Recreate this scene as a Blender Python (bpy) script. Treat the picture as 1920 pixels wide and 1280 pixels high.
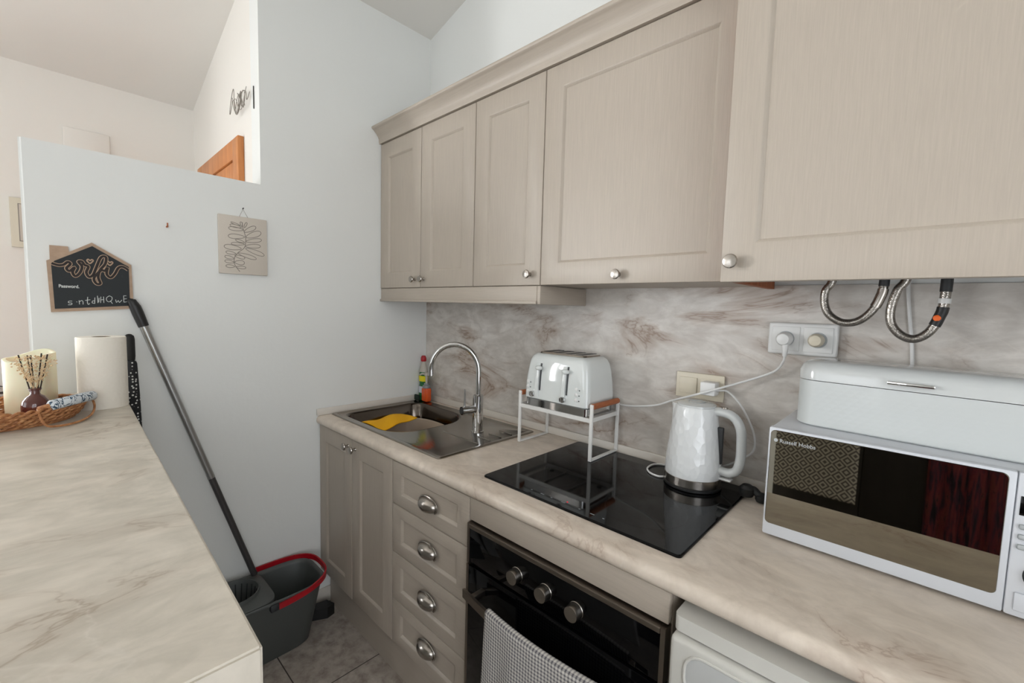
import bpy, bmesh, math, random
from mathutils import Vector, Matrix
PI = math.pi
S = bpy.context.scene
C = S.collection
for o in list(bpy.data.objects):
    bpy.data.objects.remove(o)

# ------------------------------------------------------------------ camera
cam = bpy.data.objects.new('camera', bpy.data.cameras.new('camera'))
C.objects.link(cam)
cam.data.sensor_width = 36
cam.data.sensor_fit = 'HORIZONTAL'
cam.data.lens = 36 * 817.89 / 1920
cam.data.clip_start = 0.02
cr = Vector((0.72438326, 0.68886551, 0.02707777))
cu = Vector((-0.07355978, 0.03817997, 0.99655971))
cb = Vector((0.68546178, -0.723883, 0.07832973))
M = Matrix((cr, cu, cb)).transposed().to_4x4()
M.translation = (1.9661, -1.4043, 1.4117)
cam.matrix_world = M
S.camera = cam

# ------------------------------------------------------------------ world, daylight, exposure
S.view_settings.view_transform = 'Standard'
S.view_settings.look = 'None'
S.view_settings.exposure = -0.16
S.view_settings.gamma = 1
S.view_settings.use_curve_mapping = False
W = bpy.data.worlds.new('sky'); S.world = W
W.use_nodes = True
W.node_tree.nodes['Background'].inputs[0].default_value = (0.86, 0.93, 1.0, 1)
W.node_tree.nodes['Background'].inputs[1].default_value = 1.2


def area(name, loc, rot, sx, sy, power, col):
    l = bpy.data.lights.new(name, 'AREA'); l.shape = 'RECTANGLE'
    l.size = sx; l.size_y = sy; l.energy = power; l.color = col
    o = bpy.data.objects.new(name, l); C.objects.link(o)
    o.location = loc; o.rotation_euler = rot
    return o


# daylight outside the living-room window (left wall) and outside the balcony door behind the camera
area('daylight_window', (-1.36, -3.2, 1.62), (0, -PI / 2, 0), 1.25, 1.0, 112, (0.98, 0.99, 1.0))
area('daylight_balcony', (.1, -5.06, 1.45), (PI / 2, 0, 0), 2.2, 2.1, 38, (0.96, 0.99, 1.02))
area('fill_side', (3.43, -2.05, 1.45), (0, PI / 2, 0), 1.9, 1.9, 38, (0.95, 0.98, 1.03))  # added fill from the right, brightens the end wall

# ------------------------------------------------------------------ materials


def lin(h):
    if isinstance(h, str):
        h = [int(h[i:i + 2], 16) / 255 for i in (0, 2, 4)]
    return tuple((c / 12.92 if c <= .04045 else ((c + .055) / 1.055) ** 2.4) for c in h) + (1,)


class NT:
    def __init__(s, name):
        s.m = bpy.data.materials.new(name); s.m.use_nodes = True
        s.t = s.m.node_tree; s.n = s.t.nodes
        s.b = s.n['Principled BSDF']

    def new(s, typ, **kw):
        n = s.n.new(typ)
        for k, v in kw.items():
            if hasattr(n, k):
                setattr(n, k, v)
            else:
                n.inputs[k.replace('_', ' ')].default_value = v
        return n

    def link(s, a, b):
        s.t.links.new(a, b)

    def coords(s, scale=(1, 1, 1), rot=(0, 0, 0), kind='Object'):
        tc = s.new('ShaderNodeTexCoord'); mp = s.new('ShaderNodeMapping')
        mp.inputs['Scale'].default_value = scale; mp.inputs['Rotation'].default_value = rot
        s.link(tc.outputs[kind], mp.inputs[0]); return mp.outputs[0]

    def noise(s, vec, scale, detail=4, rough=.5, dist=0):
        n = s.new('ShaderNodeTexNoise'); n.inputs['Scale'].default_value = scale
        n.inputs['Detail'].default_value = detail; n.inputs['Roughness'].default_value = rough
        n.inputs['Distortion'].default_value = dist
        s.link(vec, n.inputs['Vector']); return n.outputs['Fac']

    def ramp(s, fac, stops):
        r = s.new('ShaderNodeValToRGB'); e = r.color_ramp.elements
        while len(e) < len(stops):
            e.new(.5)
        for i, (p, c) in enumerate(stops):
            e[i].position = p; e[i].color = c if len(c) == 4 else (*c, 1)
        s.link(fac, r.inputs[0]); return r.outputs[0]

    def math(s, op, a, b=None, clamp=False):
        n = s.new('ShaderNodeMath'); n.operation = op; n.use_clamp = clamp
        for i, v in enumerate((a, b)):
            if v is None:
                continue
            if isinstance(v, (int, float)):
                n.inputs[i].default_value = v
            else:
                s.link(v, n.inputs[i])
        return n.outputs[0]

    def mix(s, fac, a, b, mode='MIX'):
        n = s.new('ShaderNodeMixRGB'); n.blend_type = mode
        for i, v in enumerate((fac, a, b)):
            if isinstance(v, (int, float)):
                n.inputs[i].default_value = v
            elif isinstance(v, tuple):
                n.inputs[i].default_value = v
            else:
                s.link(v, n.inputs[i])
        return n.outputs[0]

    def bump(s, h, strength=.2, dist=.002):
        n = s.new('ShaderNodeBump'); n.inputs['Strength'].default_value = strength
        n.inputs['Distance'].default_value = dist
        s.link(h, n.inputs['Height']); s.link(n.outputs[0], s.b.inputs['Normal'])

    def set(s, **kw):
        for k, v in kw.items():
            k = k.replace('_', ' ')
            if isinstance(v, (int, float, tuple)):
                s.b.inputs[k].default_value = v
            else:
                s.link(v, s.b.inputs[k])
        return s


def plain(name, col, rough=.5, metal=0, bump=0, bscale=60, var=.0, **kw):
    t = NT(name)
    v = t.coords()
    n = t.noise(v, bscale, 3)
    base = lin(col)
    if var:
        c2 = tuple(x * (1 - var) for x in base[:3]) + (1,)
        t.set(Base_Color=t.ramp(n, [(.35, base), (.7, c2)]))
    else:
        t.set(Base_Color=base)
    t.set(Roughness=rough, Metallic=metal, **kw)
    if bump:
        t.bump(n, bump, .002)
    return t.m


def marble(name, base, cloud, vein, vein2, sc=1.0, rot=(0, 0, 0), aniso=(1, 1, 1), vs=.5, rough=.35):
    t = NT(name)
    v = t.coords(aniso, rot)
    n1 = t.noise(v, 3.2 * sc, 8, .62, 1.0)
    c = t.ramp(n1, [(.34, lin(base)), (.50, lin(cloud)), (.62, lin(base)), (.72, lin(cloud))])
    n1b = t.noise(v, 9 * sc, 6, .6, .6)
    c = t.mix(.45, c, t.ramp(n1b, [(.38, lin(cloud)), (.6, lin(base))]))
    n2 = t.noise(v, 2.0 * sc, 6, .58, .7)
    d = t.math('ABSOLUTE', t.math('SUBTRACT', n2, .5))
    thin = t.ramp(d, [(0, (1, 1, 1)), (.012, (0, 0, 0))])
    soft = t.ramp(d, [(0, (1, 1, 1)), (.085, (0, 0, 0))])
    mk = t.ramp(t.noise(v, 2.4 * sc, 3, .5, .3), [(.47, (0, 0, 0)), (.62, (1, 1, 1))])
    c = t.mix(t.math('MULTIPLY', t.math('MULTIPLY', soft, mk), vs), c, lin(vein2))
    c = t.mix(t.math('MULTIPLY', t.math('MULTIPLY', thin, mk), vs), c, lin(vein))
    n4 = t.noise(v, 1.5 * sc, 7, .55, 1.0)
    d4 = t.math('ABSOLUTE', t.math('SUBTRACT', n4, .47))
    c = t.mix(t.math('MULTIPLY', t.ramp(d4, [(0, (1, 1, 1)), (.006, (0, 0, 0))]), .22), c, lin('E2DAD0'))
    t.set(Base_Color=c, Roughness=rough)
    return t.m


MT = {}
MT['paint'] = plain('wall_paint', 'E8E9E6', .9, bump=.25, bscale=45)
MT['warm_wall'] = plain('warm_far_wall_tone', 'EAE6DF', .9, bump=.25, bscale=45)  # slightly warmer base, sets far and hall walls apart from the kitchen walls
MT['ceil'] = plain('ceiling_paint', 'E6E3DD', .9, bump=.1, bscale=40)
MT['top'] = marble('worktop_marble', 'E6D9CA', 'CFC2B3', 'A08774', 'B8A594', 1.6, (0, 0, .5), (1, 1.7, 1), .5)
MT['bar'] = marble('bar_marble', 'DBD2C4', 'BDB6A8', '8C7862', 'B0A494', 1.5, (0, 0, -.5), (1.5, .8, 1), .5)
MT['splash'] = marble('backsplash_marble', 'DCD7D0', 'BEB7AF', '8B7768', 'A18D7D', 1.25, (0, .62, 0), (1, 1, 2.3), .85, .3)


def wood(name, a, b, sx, sz, strength=.12, rough=.5):
    t = NT(name)
    v = t.coords((sx, sx, sz))
    n = t.noise(v, 1, 5, .6, .2)
    t.set(Base_Color=t.ramp(n, [(.3, lin(a)), (.7, lin(b))]), Roughness=rough)
    t.bump(n, strength, .0015)
    return t.m


MT['greige'] = wood('greige_painted_oak', 'B5AA9C', 'ADA295', 340, 12, .10, .42)
MT['greige2'] = wood('greige_painted_oak_horizontal', 'B5AA9C', 'ADA295', 12, 340, .1, .42)
MT['door'] = wood('orange_pine', 'D08A50', 'B06C38', 30, 3, .05, .4)
MT['raw'] = wood('raw_chipboard', 'A8623A', '8A4C2C', 60, 20, .1, .7)
MT['bamboo'] = wood('brown_handle_wood', 'B4693C', '9A5530', 40, 200, .1, .45)
MT['mdf'] = wood('light_plywood', 'B59A82', 'A58A72', 30, 60, .05, .6)
MT['steel'] = plain('brushed_stainless', '9A948C', .14, 1, bump=.02, bscale=250)
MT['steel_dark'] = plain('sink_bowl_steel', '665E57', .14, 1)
MT['oven_steel'] = plain('oven_trim_steel', '8A8178', .35, 1)
MT['nickel'] = plain('brushed_nickel', 'A8A29B', .25, 1)
MT['chrome'] = plain('chrome', 'D0D0D0', .06, 1)
MT['glass_black'] = plain('black_glass', '060607', .05, Specular_IOR_Level=.20)
MT['mirror_black'] = plain('dark_mirror_door_glass', '8F897C', .02, 1)
MT['black'] = plain('black_plastic', '141414', .45)
MT['black_soft'] = plain('black_rubber', '101010', .6)
MT['white'] = plain('white_plastic', 'E3E3E1', .35)
MT['enamel'] = plain('white_enamel', 'CDD0CF', .16, Coat_Weight=.4)
MT['mw_white'] = plain('microwave_white', 'CFD2D7', .3)
MT['toast'] = plain('toaster_enamel', 'DDE1DF', .07, Coat_Weight=.4)
MT['fridge'] = plain('fridge_white', 'D6D4CD', .35)
MT['cream'] = plain('cream_plastic', 'D6CDB9', .4)
MT['wmetal'] = plain('white_painted_metal', 'E2E1DD', .4)
MT['upstand'] = plain('cream_upstand', 'D9D2C8', .45)
MT['grey_plastic'] = plain('grey_plastic', '4D504E', .45)
MT['dark_grey'] = plain('dark_grey_plastic', '2B2D2F', .5)
MT['red'] = plain('red_plastic', 'A80D1D', .35)
MT['pole'] = plain('grey_mop_metal', 'A3A3A2', .28, .9)
MT['candle'] = plain('candle_wax', 'E9E5C8', .45, Subsurface_Weight=.2)
MT['dried'] = plain('dried_flower', 'D9BE96', .9)
MT['reed'] = plain('brown_reed', '33261F', .8)
MT['canvas'] = plain('canvas_cream', 'CFC6BA', .85, bump=.3, bscale=400)
MT['draw'] = plain('pencil_grey', '8A8279', .8)
MT['chalk'] = plain('chalk', 'C9CCC9', .9)
MT['board'] = plain('chalkboard', '1E2326', .7)
MT['beige_pl'] = plain('beige_plastic', 'B5A491', .5)
MT['grey_label'] = plain('grey_label', '8D9296', .4)
MT['off'] = plain('off_white_fabric', 'CFCBC4', .9, bump=.3, bscale=200)
MT['yellow'] = plain('yellow_cloth', 'FFBC08', .85, bump=.5, bscale=150)
MT['green'] = plain('green_soap', '1B6B38', .12, Coat_Weight=.3)
MT['dgreen'] = plain('dark_green_sponge', '12241C', .9)
MT['lyellow'] = plain('yellow_label', 'E8DC1E', .5)
MT['lwhite'] = plain('white_label', 'C9CEDA', .5)
MT['orange'] = plain('orange_soap', 'D8531A', .15, Coat_Weight=.3)
MT['clear'] = plain('pale_bottle', 'B9B3A8', .2)
MT['tube'] = plain('card_tube', '8B7A66', .9)
MT['dark_dot'] = plain('slot_dark', '35373A', .6)
MT['ringgrey'] = plain('pale_grey_print', 'AEB2B3', .6)
MT['orange_spot'] = plain('orange_spot', 'F06A1E', .5)
MT['sofa'] = plain('sofa_fabric', 'CFC8C2', .95)
MT['dark_wood'] = wood('dark_sideboard_wood', '2B2622', '1D1916', 20, 3, .05, .5)


def m_paper():
    t = NT('kitchen_paper'); v = t.coords((1, 1, 1))
    vo = t.new('ShaderNodeTexVoronoi'); vo.inputs['Scale'].default_value = 110
    t.link(v, vo.inputs['Vector'])
    t.set(Base_Color=lin('E8E2D6'), Roughness=.95); t.bump(vo.outputs['Distance'], .35, .002); return t.m


MT['paper'] = m_paper()


def m_braid():
    t = NT('braided_steel_hose'); v = t.coords()
    vo = t.new('ShaderNodeTexVoronoi'); vo.inputs['Scale'].default_value = 420
    t.link(v, vo.inputs['Vector'])
    t.set(Base_Color=t.ramp(vo.outputs['Distance'], [(.1, lin('B4AEA7')), (.7, lin('8C8780'))]), Roughness=.25, Metallic=.9)
    t.bump(vo.outputs['Distance'], .35, .0008); return t.m


MT['braid'] = m_braid()


def m_kettle():
    t = NT('kettle_faceted_white'); v = t.coords((1, 1, .62))
    vo = t.new('ShaderNodeTexVoronoi'); vo.inputs['Scale'].default_value = 62
    t.link(v, vo.inputs['Vector'])
    t.set(Base_Color=lin('E4E6E6'), Roughness=.12, Coat_Weight=.5)
    t.bump(vo.outputs['Distance'], .5, .0042); return t.m


MT['kettle'] = m_kettle()


def m_embossed():
    t = NT('embossed_white_enamel'); v = t.coords((1, .01, 1), (0, PI / 4, 0))
    ch = t.new('ShaderNodeTexVoronoi'); ch.inputs['Scale'].default_value = 75
    ch.distance = 'CHEBYCHEV'; ch.inputs['Randomness'].default_value = 0
    t.link(v, ch.inputs['Vector'])
    t.set(Base_Color=lin('CCD0CF'), Roughness=.3, Coat_Weight=.2)
    t.bump(ch.outputs['Distance'], .12, .002); return t.m


MT['emboss'] = m_embossed()


def m_tiles():
    t = NT('floor_tiles'); v = t.coords()
    sep = t.new('ShaderNodeSeparateXYZ'); t.link(v, sep.inputs[0])
    n = t.noise(v, 22, 6, .65); n2 = t.noise(v, 7, 4, .6, .5)
    c = t.ramp(n, [(.3, lin('7E7268')), (.5, lin('A89E94')), (.68, lin('BDB4AA'))])
    c = t.mix(t.ramp(n2, [(.4, (0, 0, 0)), (.7, (.5, .5, .5))]), c, lin('998E84'))

    def line(ax, off):
        q = t.math('FRACT', t.math('DIVIDE', t.math('ADD', sep.outputs[ax], 20 * .45 - off), .45))
        q = t.math('ABSOLUTE', t.math('SUBTRACT', q, .5))
        return t.math('GREATER_THAN', q, .5 - .0045)
    g = t.math('MAXIMUM', line(0, .46), line(1, -.84))
    c = t.mix(g, c, lin('3A332C'))
    t.set(Base_Color=c, Roughness=.35)
    return t.m


MT['tiles'] = m_tiles()


def m_gingham():
    t = NT('small_grey_check_towel'); v = t.coords()
    sep = t.new('ShaderNodeSeparateXYZ'); t.link(v, sep.inputs[0])

    def st(ax):
        q = t.math('FRACT', t.math('MULTIPLY', sep.outputs[ax], 1 / .0088))
        return t.math('GREATER_THAN', q, .55)
    a, b = st(0), st(2)
    f = t.math('MULTIPLY', t.math('ADD', a, b), .5)
    t.set(Base_Color=t.mix(f, lin('DEDAD3'), lin('6A676C')), Roughness=.95)
    return t.m


MT['gingham'] = m_gingham()


def m_diamond():
    t = NT('grey_diamond_runner'); v = t.coords((1, 1, 1), (0, 0, 0))
    sep = t.new('ShaderNodeSeparateXYZ'); t.link(v, sep.inputs[0])
    q = .062

    def tri(ax):
        return t.math('ABSOLUTE', t.math('SUBTRACT', t.math('FRACT', t.math('MULTIPLY', sep.outputs[ax], 1 / q)), .5))
    d = t.math('FRACT', t.math('MULTIPLY', t.math('ADD', tri(0), tri(2)), 3))
    f = t.math('GREATER_THAN', d, .5)
    t.set(Base_Color=t.mix(f, lin('CFC9BD'), lin('66615E')), Roughness=.95)
    return t.m


MT['diamond'] = m_diamond()


def m_throw():
    t = NT('red_black_woven_throw'); v = t.coords((60, 60, 5))
    n = t.noise(v, 1, 5, .7, .8)
    t.set(Base_Color=t.ramp(n, [(.38, lin('17151B')), (.46, lin('3B2A3A')), (.52, lin('6E2430')), (.6, lin('7A3A36')), (.66, lin('1B1E28'))]), Roughness=.95)
    t.bump(n, .5, .01); return t.m


MT['throw'] = m_throw()


def m_wicker():
    t = NT('woven_wicker'); v = t.coords((1, 1, 1))
    n = t.noise(v, 90, 4, .6)
    t.set(Base_Color=t.ramp(n, [(.3, lin('8A5431')), (.55, lin('B57E50')), (.75, lin('D1A273'))]), Roughness=.7)
    t.bump(n, .6, .004); return t.m


MT['wicker'] = m_wicker()


def m_fabric():
    t = NT('blue_white_patterned_grip'); v = t.coords((1, 1, 1))
    n = t.noise(v, 38, 2, .5, 2.0)
    t.set(Base_Color=t.ramp(n, [(.50, lin('D8DEE2')), (.52, lin('2B3B4E')), (.57, lin('3C5C74')), (.59, lin('D8DEE2'))]), Roughness=.9)
    return t.m


MT['grip'] = m_fabric()


def m_dots():
    t = NT('black_white_dotted_fabric'); v = t.coords()
    vo = t.new('ShaderNodeTexVoronoi'); vo.inputs['Scale'].default_value = 95
    vo.inputs['Randomness'].default_value = .55
    t.link(v, vo.inputs['Vector'])
    t.set(Base_Color=t.ramp(vo.outputs['Distance'], [(.24, lin('D9D9D6')), (.30, lin('1C1D20'))]), Roughness=.8)
    return t.m


MT['dots'] = m_dots()


def m_stripe():
    t = NT('black_white_striped_fabric'); v = t.coords()
    sep = t.new('ShaderNodeSeparateXYZ'); t.link(v, sep.inputs[0])
    n = t.noise(v, 12, 2)
    q = t.math('FRACT', t.math('MULTIPLY', t.math('ADD', sep.outputs[2], t.math('MULTIPLY', n, .02)), 45))
    t.set(Base_Color=t.mix(t.math('GREATER_THAN', q, .5), lin('C9C3BE'), lin('3B383A')), Roughness=.9)
    return t.m


MT['stripe'] = m_stripe()


def m_brown_glass():
    t = NT('brown_glass')
    t.set(Base_Color=lin('5A2A22'), Roughness=.06, Coat_Weight=.5, Transmission_Weight=.15, IOR=1.45)
    return t.m


MT['brown'] = m_brown_glass()


def m_pane():
    t = NT('window_pane_glass')
    t.set(Base_Color=(1, 1, 1, 1), Roughness=0, Transmission_Weight=1, IOR=1.0, Alpha=.15)
    return t.m


MT['pane'] = m_pane()


def m_emit(name, col, s):
    t = NT(name); t.set(Base_Color=lin(col), Emission_Color=lin(col), Emission_Strength=s); return t.m


MT['led'] = m_emit('red_indicator_light', 'D01030', 1.2)

# ------------------------------------------------------------------ mesh helpers


def catmull(pts, n=8, closed=False):
    P = [Vector(p) for p in pts]; out = []
    k = len(P)
    rng = range(k) if closed else range(k - 1)
    for i in rng:
        a, b, c, d = (P[(i - 1) % k], P[i], P[(i + 1) % k], P[(i + 2) % k]) if closed else (P[max(i - 1, 0)], P[i], P[i + 1], P[min(i + 2, k - 1)])
        for j in range(n):
            t = j / n
            out.append(.5 * ((2 * b) + (c - a) * t + (2 * a - 5 * b + 4 * c - d) * t * t + (3 * b - a - 3 * c + d) * t ** 3))
    if not closed:
        out.append(P[-1])
    return out


class MB:
    def __init__(s):
        s.bm = bmesh.new()

    def v(s, co):
        return s.bm.verts.new(co)

    def f(s, vs):
        try:
            return s.bm.faces.new(vs)
        except ValueError:
            return None

    def rings(s, rings, cap0=True, cap1=True, closed=False):
        R = [[s.v(p) for p in r] for r in rings]
        n = len(R[0])
        seq = list(zip(R, R[1:])) + ([(R[-1], R[0])] if closed else [])
        for a, b in seq:
            for i in range(n):
                s.f([a[i], a[(i + 1) % n], b[(i + 1) % n], b[i]])
        if cap0 and not closed:
            s.f(list(reversed(R[0])))
        if cap1 and not closed:
            s.f(R[-1])
        return s

    def box(s, x0, y0, z0, x1, y1, z1, bev=0, seg=2, mat=None):
        x0, x1 = sorted((x0, x1)); y0, y1 = sorted((y0, y1)); z0, z1 = sorted((z0, z1))
        r = bmesh.ops.create_cube(s.bm, size=1)['verts']
        for q in r:
            q.co = Vector(((x0 + x1) / 2 + q.co.x * (x1 - x0), (y0 + y1) / 2 + q.co.y * (y1 - y0), (z0 + z1) / 2 + q.co.z * (z1 - z0)))
        vs = set(r)
        if bev:
            es = [e for e in s.bm.edges if e.verts[0] in vs and e.verts[1] in vs]
            g = bmesh.ops.bevel(s.bm, geom=es, offset=bev, segments=seg, profile=.5, affect='EDGES')
        return s

    def cyl(s, p0, p1, r0, r1=None, seg=24):
        r1 = r0 if r1 is None else r1
        p0, p1 = Vector(p0), Vector(p1); d = (p1 - p0).normalized()
        u = d.orthogonal().normalized(); w = d.cross(u)
        rr = [[p + (u * math.cos(2 * PI * i / seg) + w * math.sin(2 * PI * i / seg)) * r for i in range(seg)] for p, r in ((p0, r0), (p1, r1))]
        return s.rings(rr)

    def tube(s, pts, r, seg=10, closed=False, sx=1.0, up=None):
        P = [Vector(p) for p in pts]; n = len(P)
        rr = r if isinstance(r, (list, tuple)) else [r] * n
        T = []
        for i in range(n):
            a = P[i - 1] if (i > 0 or closed) else P[i]
            b = P[(i + 1) % n] if (i < n - 1 or closed) else P[i]
            T.append((b - a).normalized())
        u = T[0].orthogonal().normalized() if up is None else Vector(up)
        out = []
        for i in range(n):
            if up is not None:
                u = Vector(up)
            u = (u - T[i] * u.dot(T[i])).normalized(); w = T[i].cross(u)
            out.append([P[i] + (u * math.cos(2 * PI * k / seg) * sx + w * math.sin(2 * PI * k / seg)) * rr[i] for k in range(seg)])
        return s.rings(out, closed=closed)

    def ribbon(s, pts, w, t, up=(0, 0, 1), closed=False):
        """rectangular section swept along pts: width w along up, thickness t across"""
        P = [Vector(p) for p in pts]; n = len(P); out = []; up = Vector(up)
        for i in range(n):
            a = P[i - 1] if (i > 0 or closed) else P[i]
            b = P[(i + 1) % n] if (i < n - 1 or closed) else P[i]
            T = (b - a).normalized(); u = (up - T * up.dot(T)).normalized(); c = T.cross(u)
            out.append([P[i] + u * w / 2 + c * t / 2, P[i] - u * w / 2 + c * t / 2, P[i] - u * w / 2 - c * t / 2, P[i] + u * w / 2 - c * t / 2])
        return s.rings(out, closed=closed)

    def lathe(s, prof, c=(0, 0, 0), seg=32, axis='z', sx=1, sy=1, cap0=True, cap1=True):
        out = []
        for r, h in prof:
            ring = []
            for i in range(seg):
                a = 2 * PI * i / seg; x, y = r * math.cos(a) * sx, r * math.sin(a) * sy
                if axis == 'z':
                    p = (c[0] + x, c[1] + y, c[2] + h)
                elif axis == '-y':
                    p = (c[0] + x, c[1] - h, c[2] + y)
                elif axis == 'x':
                    p = (c[0] + h, c[1] + x, c[2] + y)
                ring.append(p)
            out.append(ring)
        return s.rings(out, cap0, cap1)

    def prism(s, poly, axis, a, b):
        def P(u, v, w):
            return {'x': (w, u, v), 'y': (u, w, v), 'z': (u, v, w)}[axis]
        return s.rings([[P(u, v, a) for u, v in poly], [P(u, v, b) for u, v in poly]])

    def sph(s, c, r, sc=(1, 1, 1), u=16, v=10):
        g = bmesh.ops.create_uvsphere(s.bm, u_segments=u, v_segments=v, radius=1)['verts']
        for q in g:
            q.co = Vector((c[0] + q.co.x * r * sc[0], c[1] + q.co.y * r * sc[1], c[2] + q.co.z * r * sc[2]))
        return s

    def grid(s, fn, nu, nv, thick=0):
        V = [[s.v(fn(i / nu, j / nv)) for j in range(nv + 1)] for i in range(nu + 1)]
        for i in range(nu):
            for j in range(nv):
                s.f([V[i][j], V[i + 1][j], V[i + 1][j + 1], V[i][j + 1]])
        return s

    def shaker(s, x0, x1, z0, z1, yf, t=.019, st=.068, rl=.068, dep=.008, ch=.009):
        def R(i, j, y):
            return [(x0 + i, y, z0 + j), (x1 - i, y, z0 + j), (x1 - i, y, z1 - j), (x0 + i, y, z1 - j)]
        return s.rings([R(0, 0, yf + t), R(0, 0, yf + .0035), R(.001, .001, yf + .001), R(.0035, .0035, yf), R(st, rl, yf), R(st + .003, rl + .003, yf + .0015), R(st + ch, rl + ch, yf + dep)])

    def knob(s, x, yf, z, k=1.0):
        return s.lathe([(.008 * k, 0), (.006 * k, .004), (.0055 * k, .014 * k), (.009 * k, .017 * k), (.0150 * k, .019 * k), (.0165 * k, .023 * k), (.0145 * k, .027 * k), (.006 * k, .029 * k), (.0005, .0292 * k)], (x, yf, z), 24, '-y')

    def build(s, name, mat, parent=None, local=False, smooth=True, ang=35, solid=0, subd=0, origin=None):
        bmesh.ops.recalc_face_normals(s.bm, faces=s.bm.faces)
        me = bpy.data.meshes.new(name)
        off = Vector((0, 0, 0))
        if not local:
            if parent is not None:
                p = parent
                while p.parent:
                    p = p.parent
                off = p.location.copy()
            else:
                if origin is None:
                    cs = [q.co for q in s.bm.verts]
                    off = Vector(((min(q.x for q in cs) + max(q.x for q in cs)) / 2, (min(q.y for q in cs) + max(q.y for q in cs)) / 2, min(q.z for q in cs)))
                else:
                    off = Vector(origin)
            for q in s.bm.verts:
                q.co -= off
        s.bm.to_mesh(me); s.bm.free()
        me.materials.append(MT[mat] if isinstance(mat, str) else mat)
        if smooth:
            me.shade_smooth()
            try:
                me.set_sharp_from_angle(angle=math.radians(ang))
            except Exception:
                pass
        o = bpy.data.objects.new(name, me); C.objects.link(o)
        if parent is not None:
            o.parent = parent
        elif not local:
            o.location = off
        if solid:
            m = o.modifiers.new('thickness', 'SOLIDIFY'); m.thickness = solid; m.offset = 0
        if subd:
            m = o.modifiers.new('smooth', 'SUBSURF'); m.levels = subd; m.render_levels = subd
        return o


def thing(name, label, cat, loc, rotz=0, group=None):
    o = bpy.data.objects.new(name, None); C.objects.link(o)
    o.location = loc; o.rotation_euler = (0, 0, rotz); o.empty_display_size = .1
    o['label'] = label; o['category'] = cat
    if group:
        o['group'] = group
    return o


def tag(o, label, cat, group=None):
    o['label'] = label; o['category'] = cat
    if group:
        o['group'] = group
    return o


def struct(mb, name, mat, origin=(0, 0, 0), **kw):
    o = mb.build(name, mat, origin=origin, **kw); o['kind'] = 'structure'; return o


def text_into(mb, body, size, fn, bold=0.0):
    """letters as flat raised mesh; fn maps (u, v, h) to a 3-D point"""
    cu_ = bpy.data.curves.new('t', 'FONT'); cu_.body = body; cu_.size = size; cu_.extrude = .0003; cu_.offset = bold
    ob = bpy.data.objects.new('t', cu_); C.objects.link(ob)
    dg = bpy.context.evaluated_depsgraph_get(); dg.update()
    me = bpy.data.meshes.new_from_object(ob.evaluated_get(dg))
    n0 = len(mb.bm.verts)
    mb.bm.from_mesh(me); mb.bm.verts.ensure_lookup_table()
    for q in mb.bm.verts[n0:]:
        q.co = Vector(fn(*q.co))
    bpy.data.objects.remove(ob); bpy.data.curves.remove(cu_); bpy.data.meshes.remove(me)
    return mb


def rrect(x0, y0, x1, y1, r, k=6):
    """rounded rectangle outline, counter-clockwise; r is one radius or four (bl, br, tr, tl)"""
    if not isinstance(r, (list, tuple)):
        r = [r] * 4
    out = []
    for (cx, cy, a, q) in ((x0 + r[0], y0 + r[0], PI, r[0]), (x1 - r[1], y0 + r[1], 1.5 * PI, r[1]), (x1 - r[2], y1 - r[2], 0, r[2]), (x0 + r[3], y1 - r[3], .5 * PI, r[3])):
        for i in range(k + 1):
            t = a + i / k * PI / 2
            out.append((cx + q * math.cos(t), cy + q * math.sin(t)))
    return out


def superell(cx, cy, a, b, n=4, k=48):
    o = []
    for i in range(k):
        t = 2 * PI * i / k; c, s_ = math.cos(t), math.sin(t)
        o.append((cx + a * math.copysign(abs(c) ** (2 / n), c), cy + b * math.copysign(abs(s_) ** (2 / n), s_)))
    return o


def at_z(poly, z):
    return [(x, y, z) for x, y in poly]


# ================================================================== THE SETTING
def zc(x):
    return 2.777 + .272 * x


XF, XR, YN = -1.13, 3.2, -4.8
struct(MB().box(XF - .15, YN - .15, -.1, XR + .15, .15, 0), 'floor', 'tiles', smooth=False)
mb = MB().prism([(XF - .15, zc(XF - .15)), (XR + .15, zc(XR + .15)), (XR + .15, zc(XR + .15) + .12), (XF - .15, zc(XF - .15) + .12)], 'y', YN - .15, .15)
struct(mb, 'ceiling', 'ceil', smooth=False)
e = .0
struct(MB().prism([(-.1, 0), (XR, 0), (XR, zc(XR) - e), (-.1, zc(-.1) - e)], 'y', 0, .12), 'wall_back', 'paint', smooth=False)
# end wall of the kitchen: full height towards the corner, low towards the bar
mb = MB().prism([(-1.455, 0), (0, 0), (0, zc(0) + .01), (-.811, zc(0) + .01), (-.811, 1.872), (-1.455, 1.872)], 'x', -.1, 0)
bmesh.ops.bevel(mb.bm, geom=[e_ for e_ in mb.bm.edges if all(abs(q.co.y + 1.455) < 1e-4 for q in e_.verts) and abs(e_.verts[0].co.z - e_.verts[1].co.z) > 1], offset=.007, segments=3, affect='EDGES')
struct(mb, 'wall_end', 'paint')
struct(MB().prism([(XF, 0), (-.1001, 0), (-.1001, zc(-.1001)), (XF, zc(XF))], 'y', -.811, -.70), 'wall_hall', 'warm_wall', smooth=False)
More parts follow.
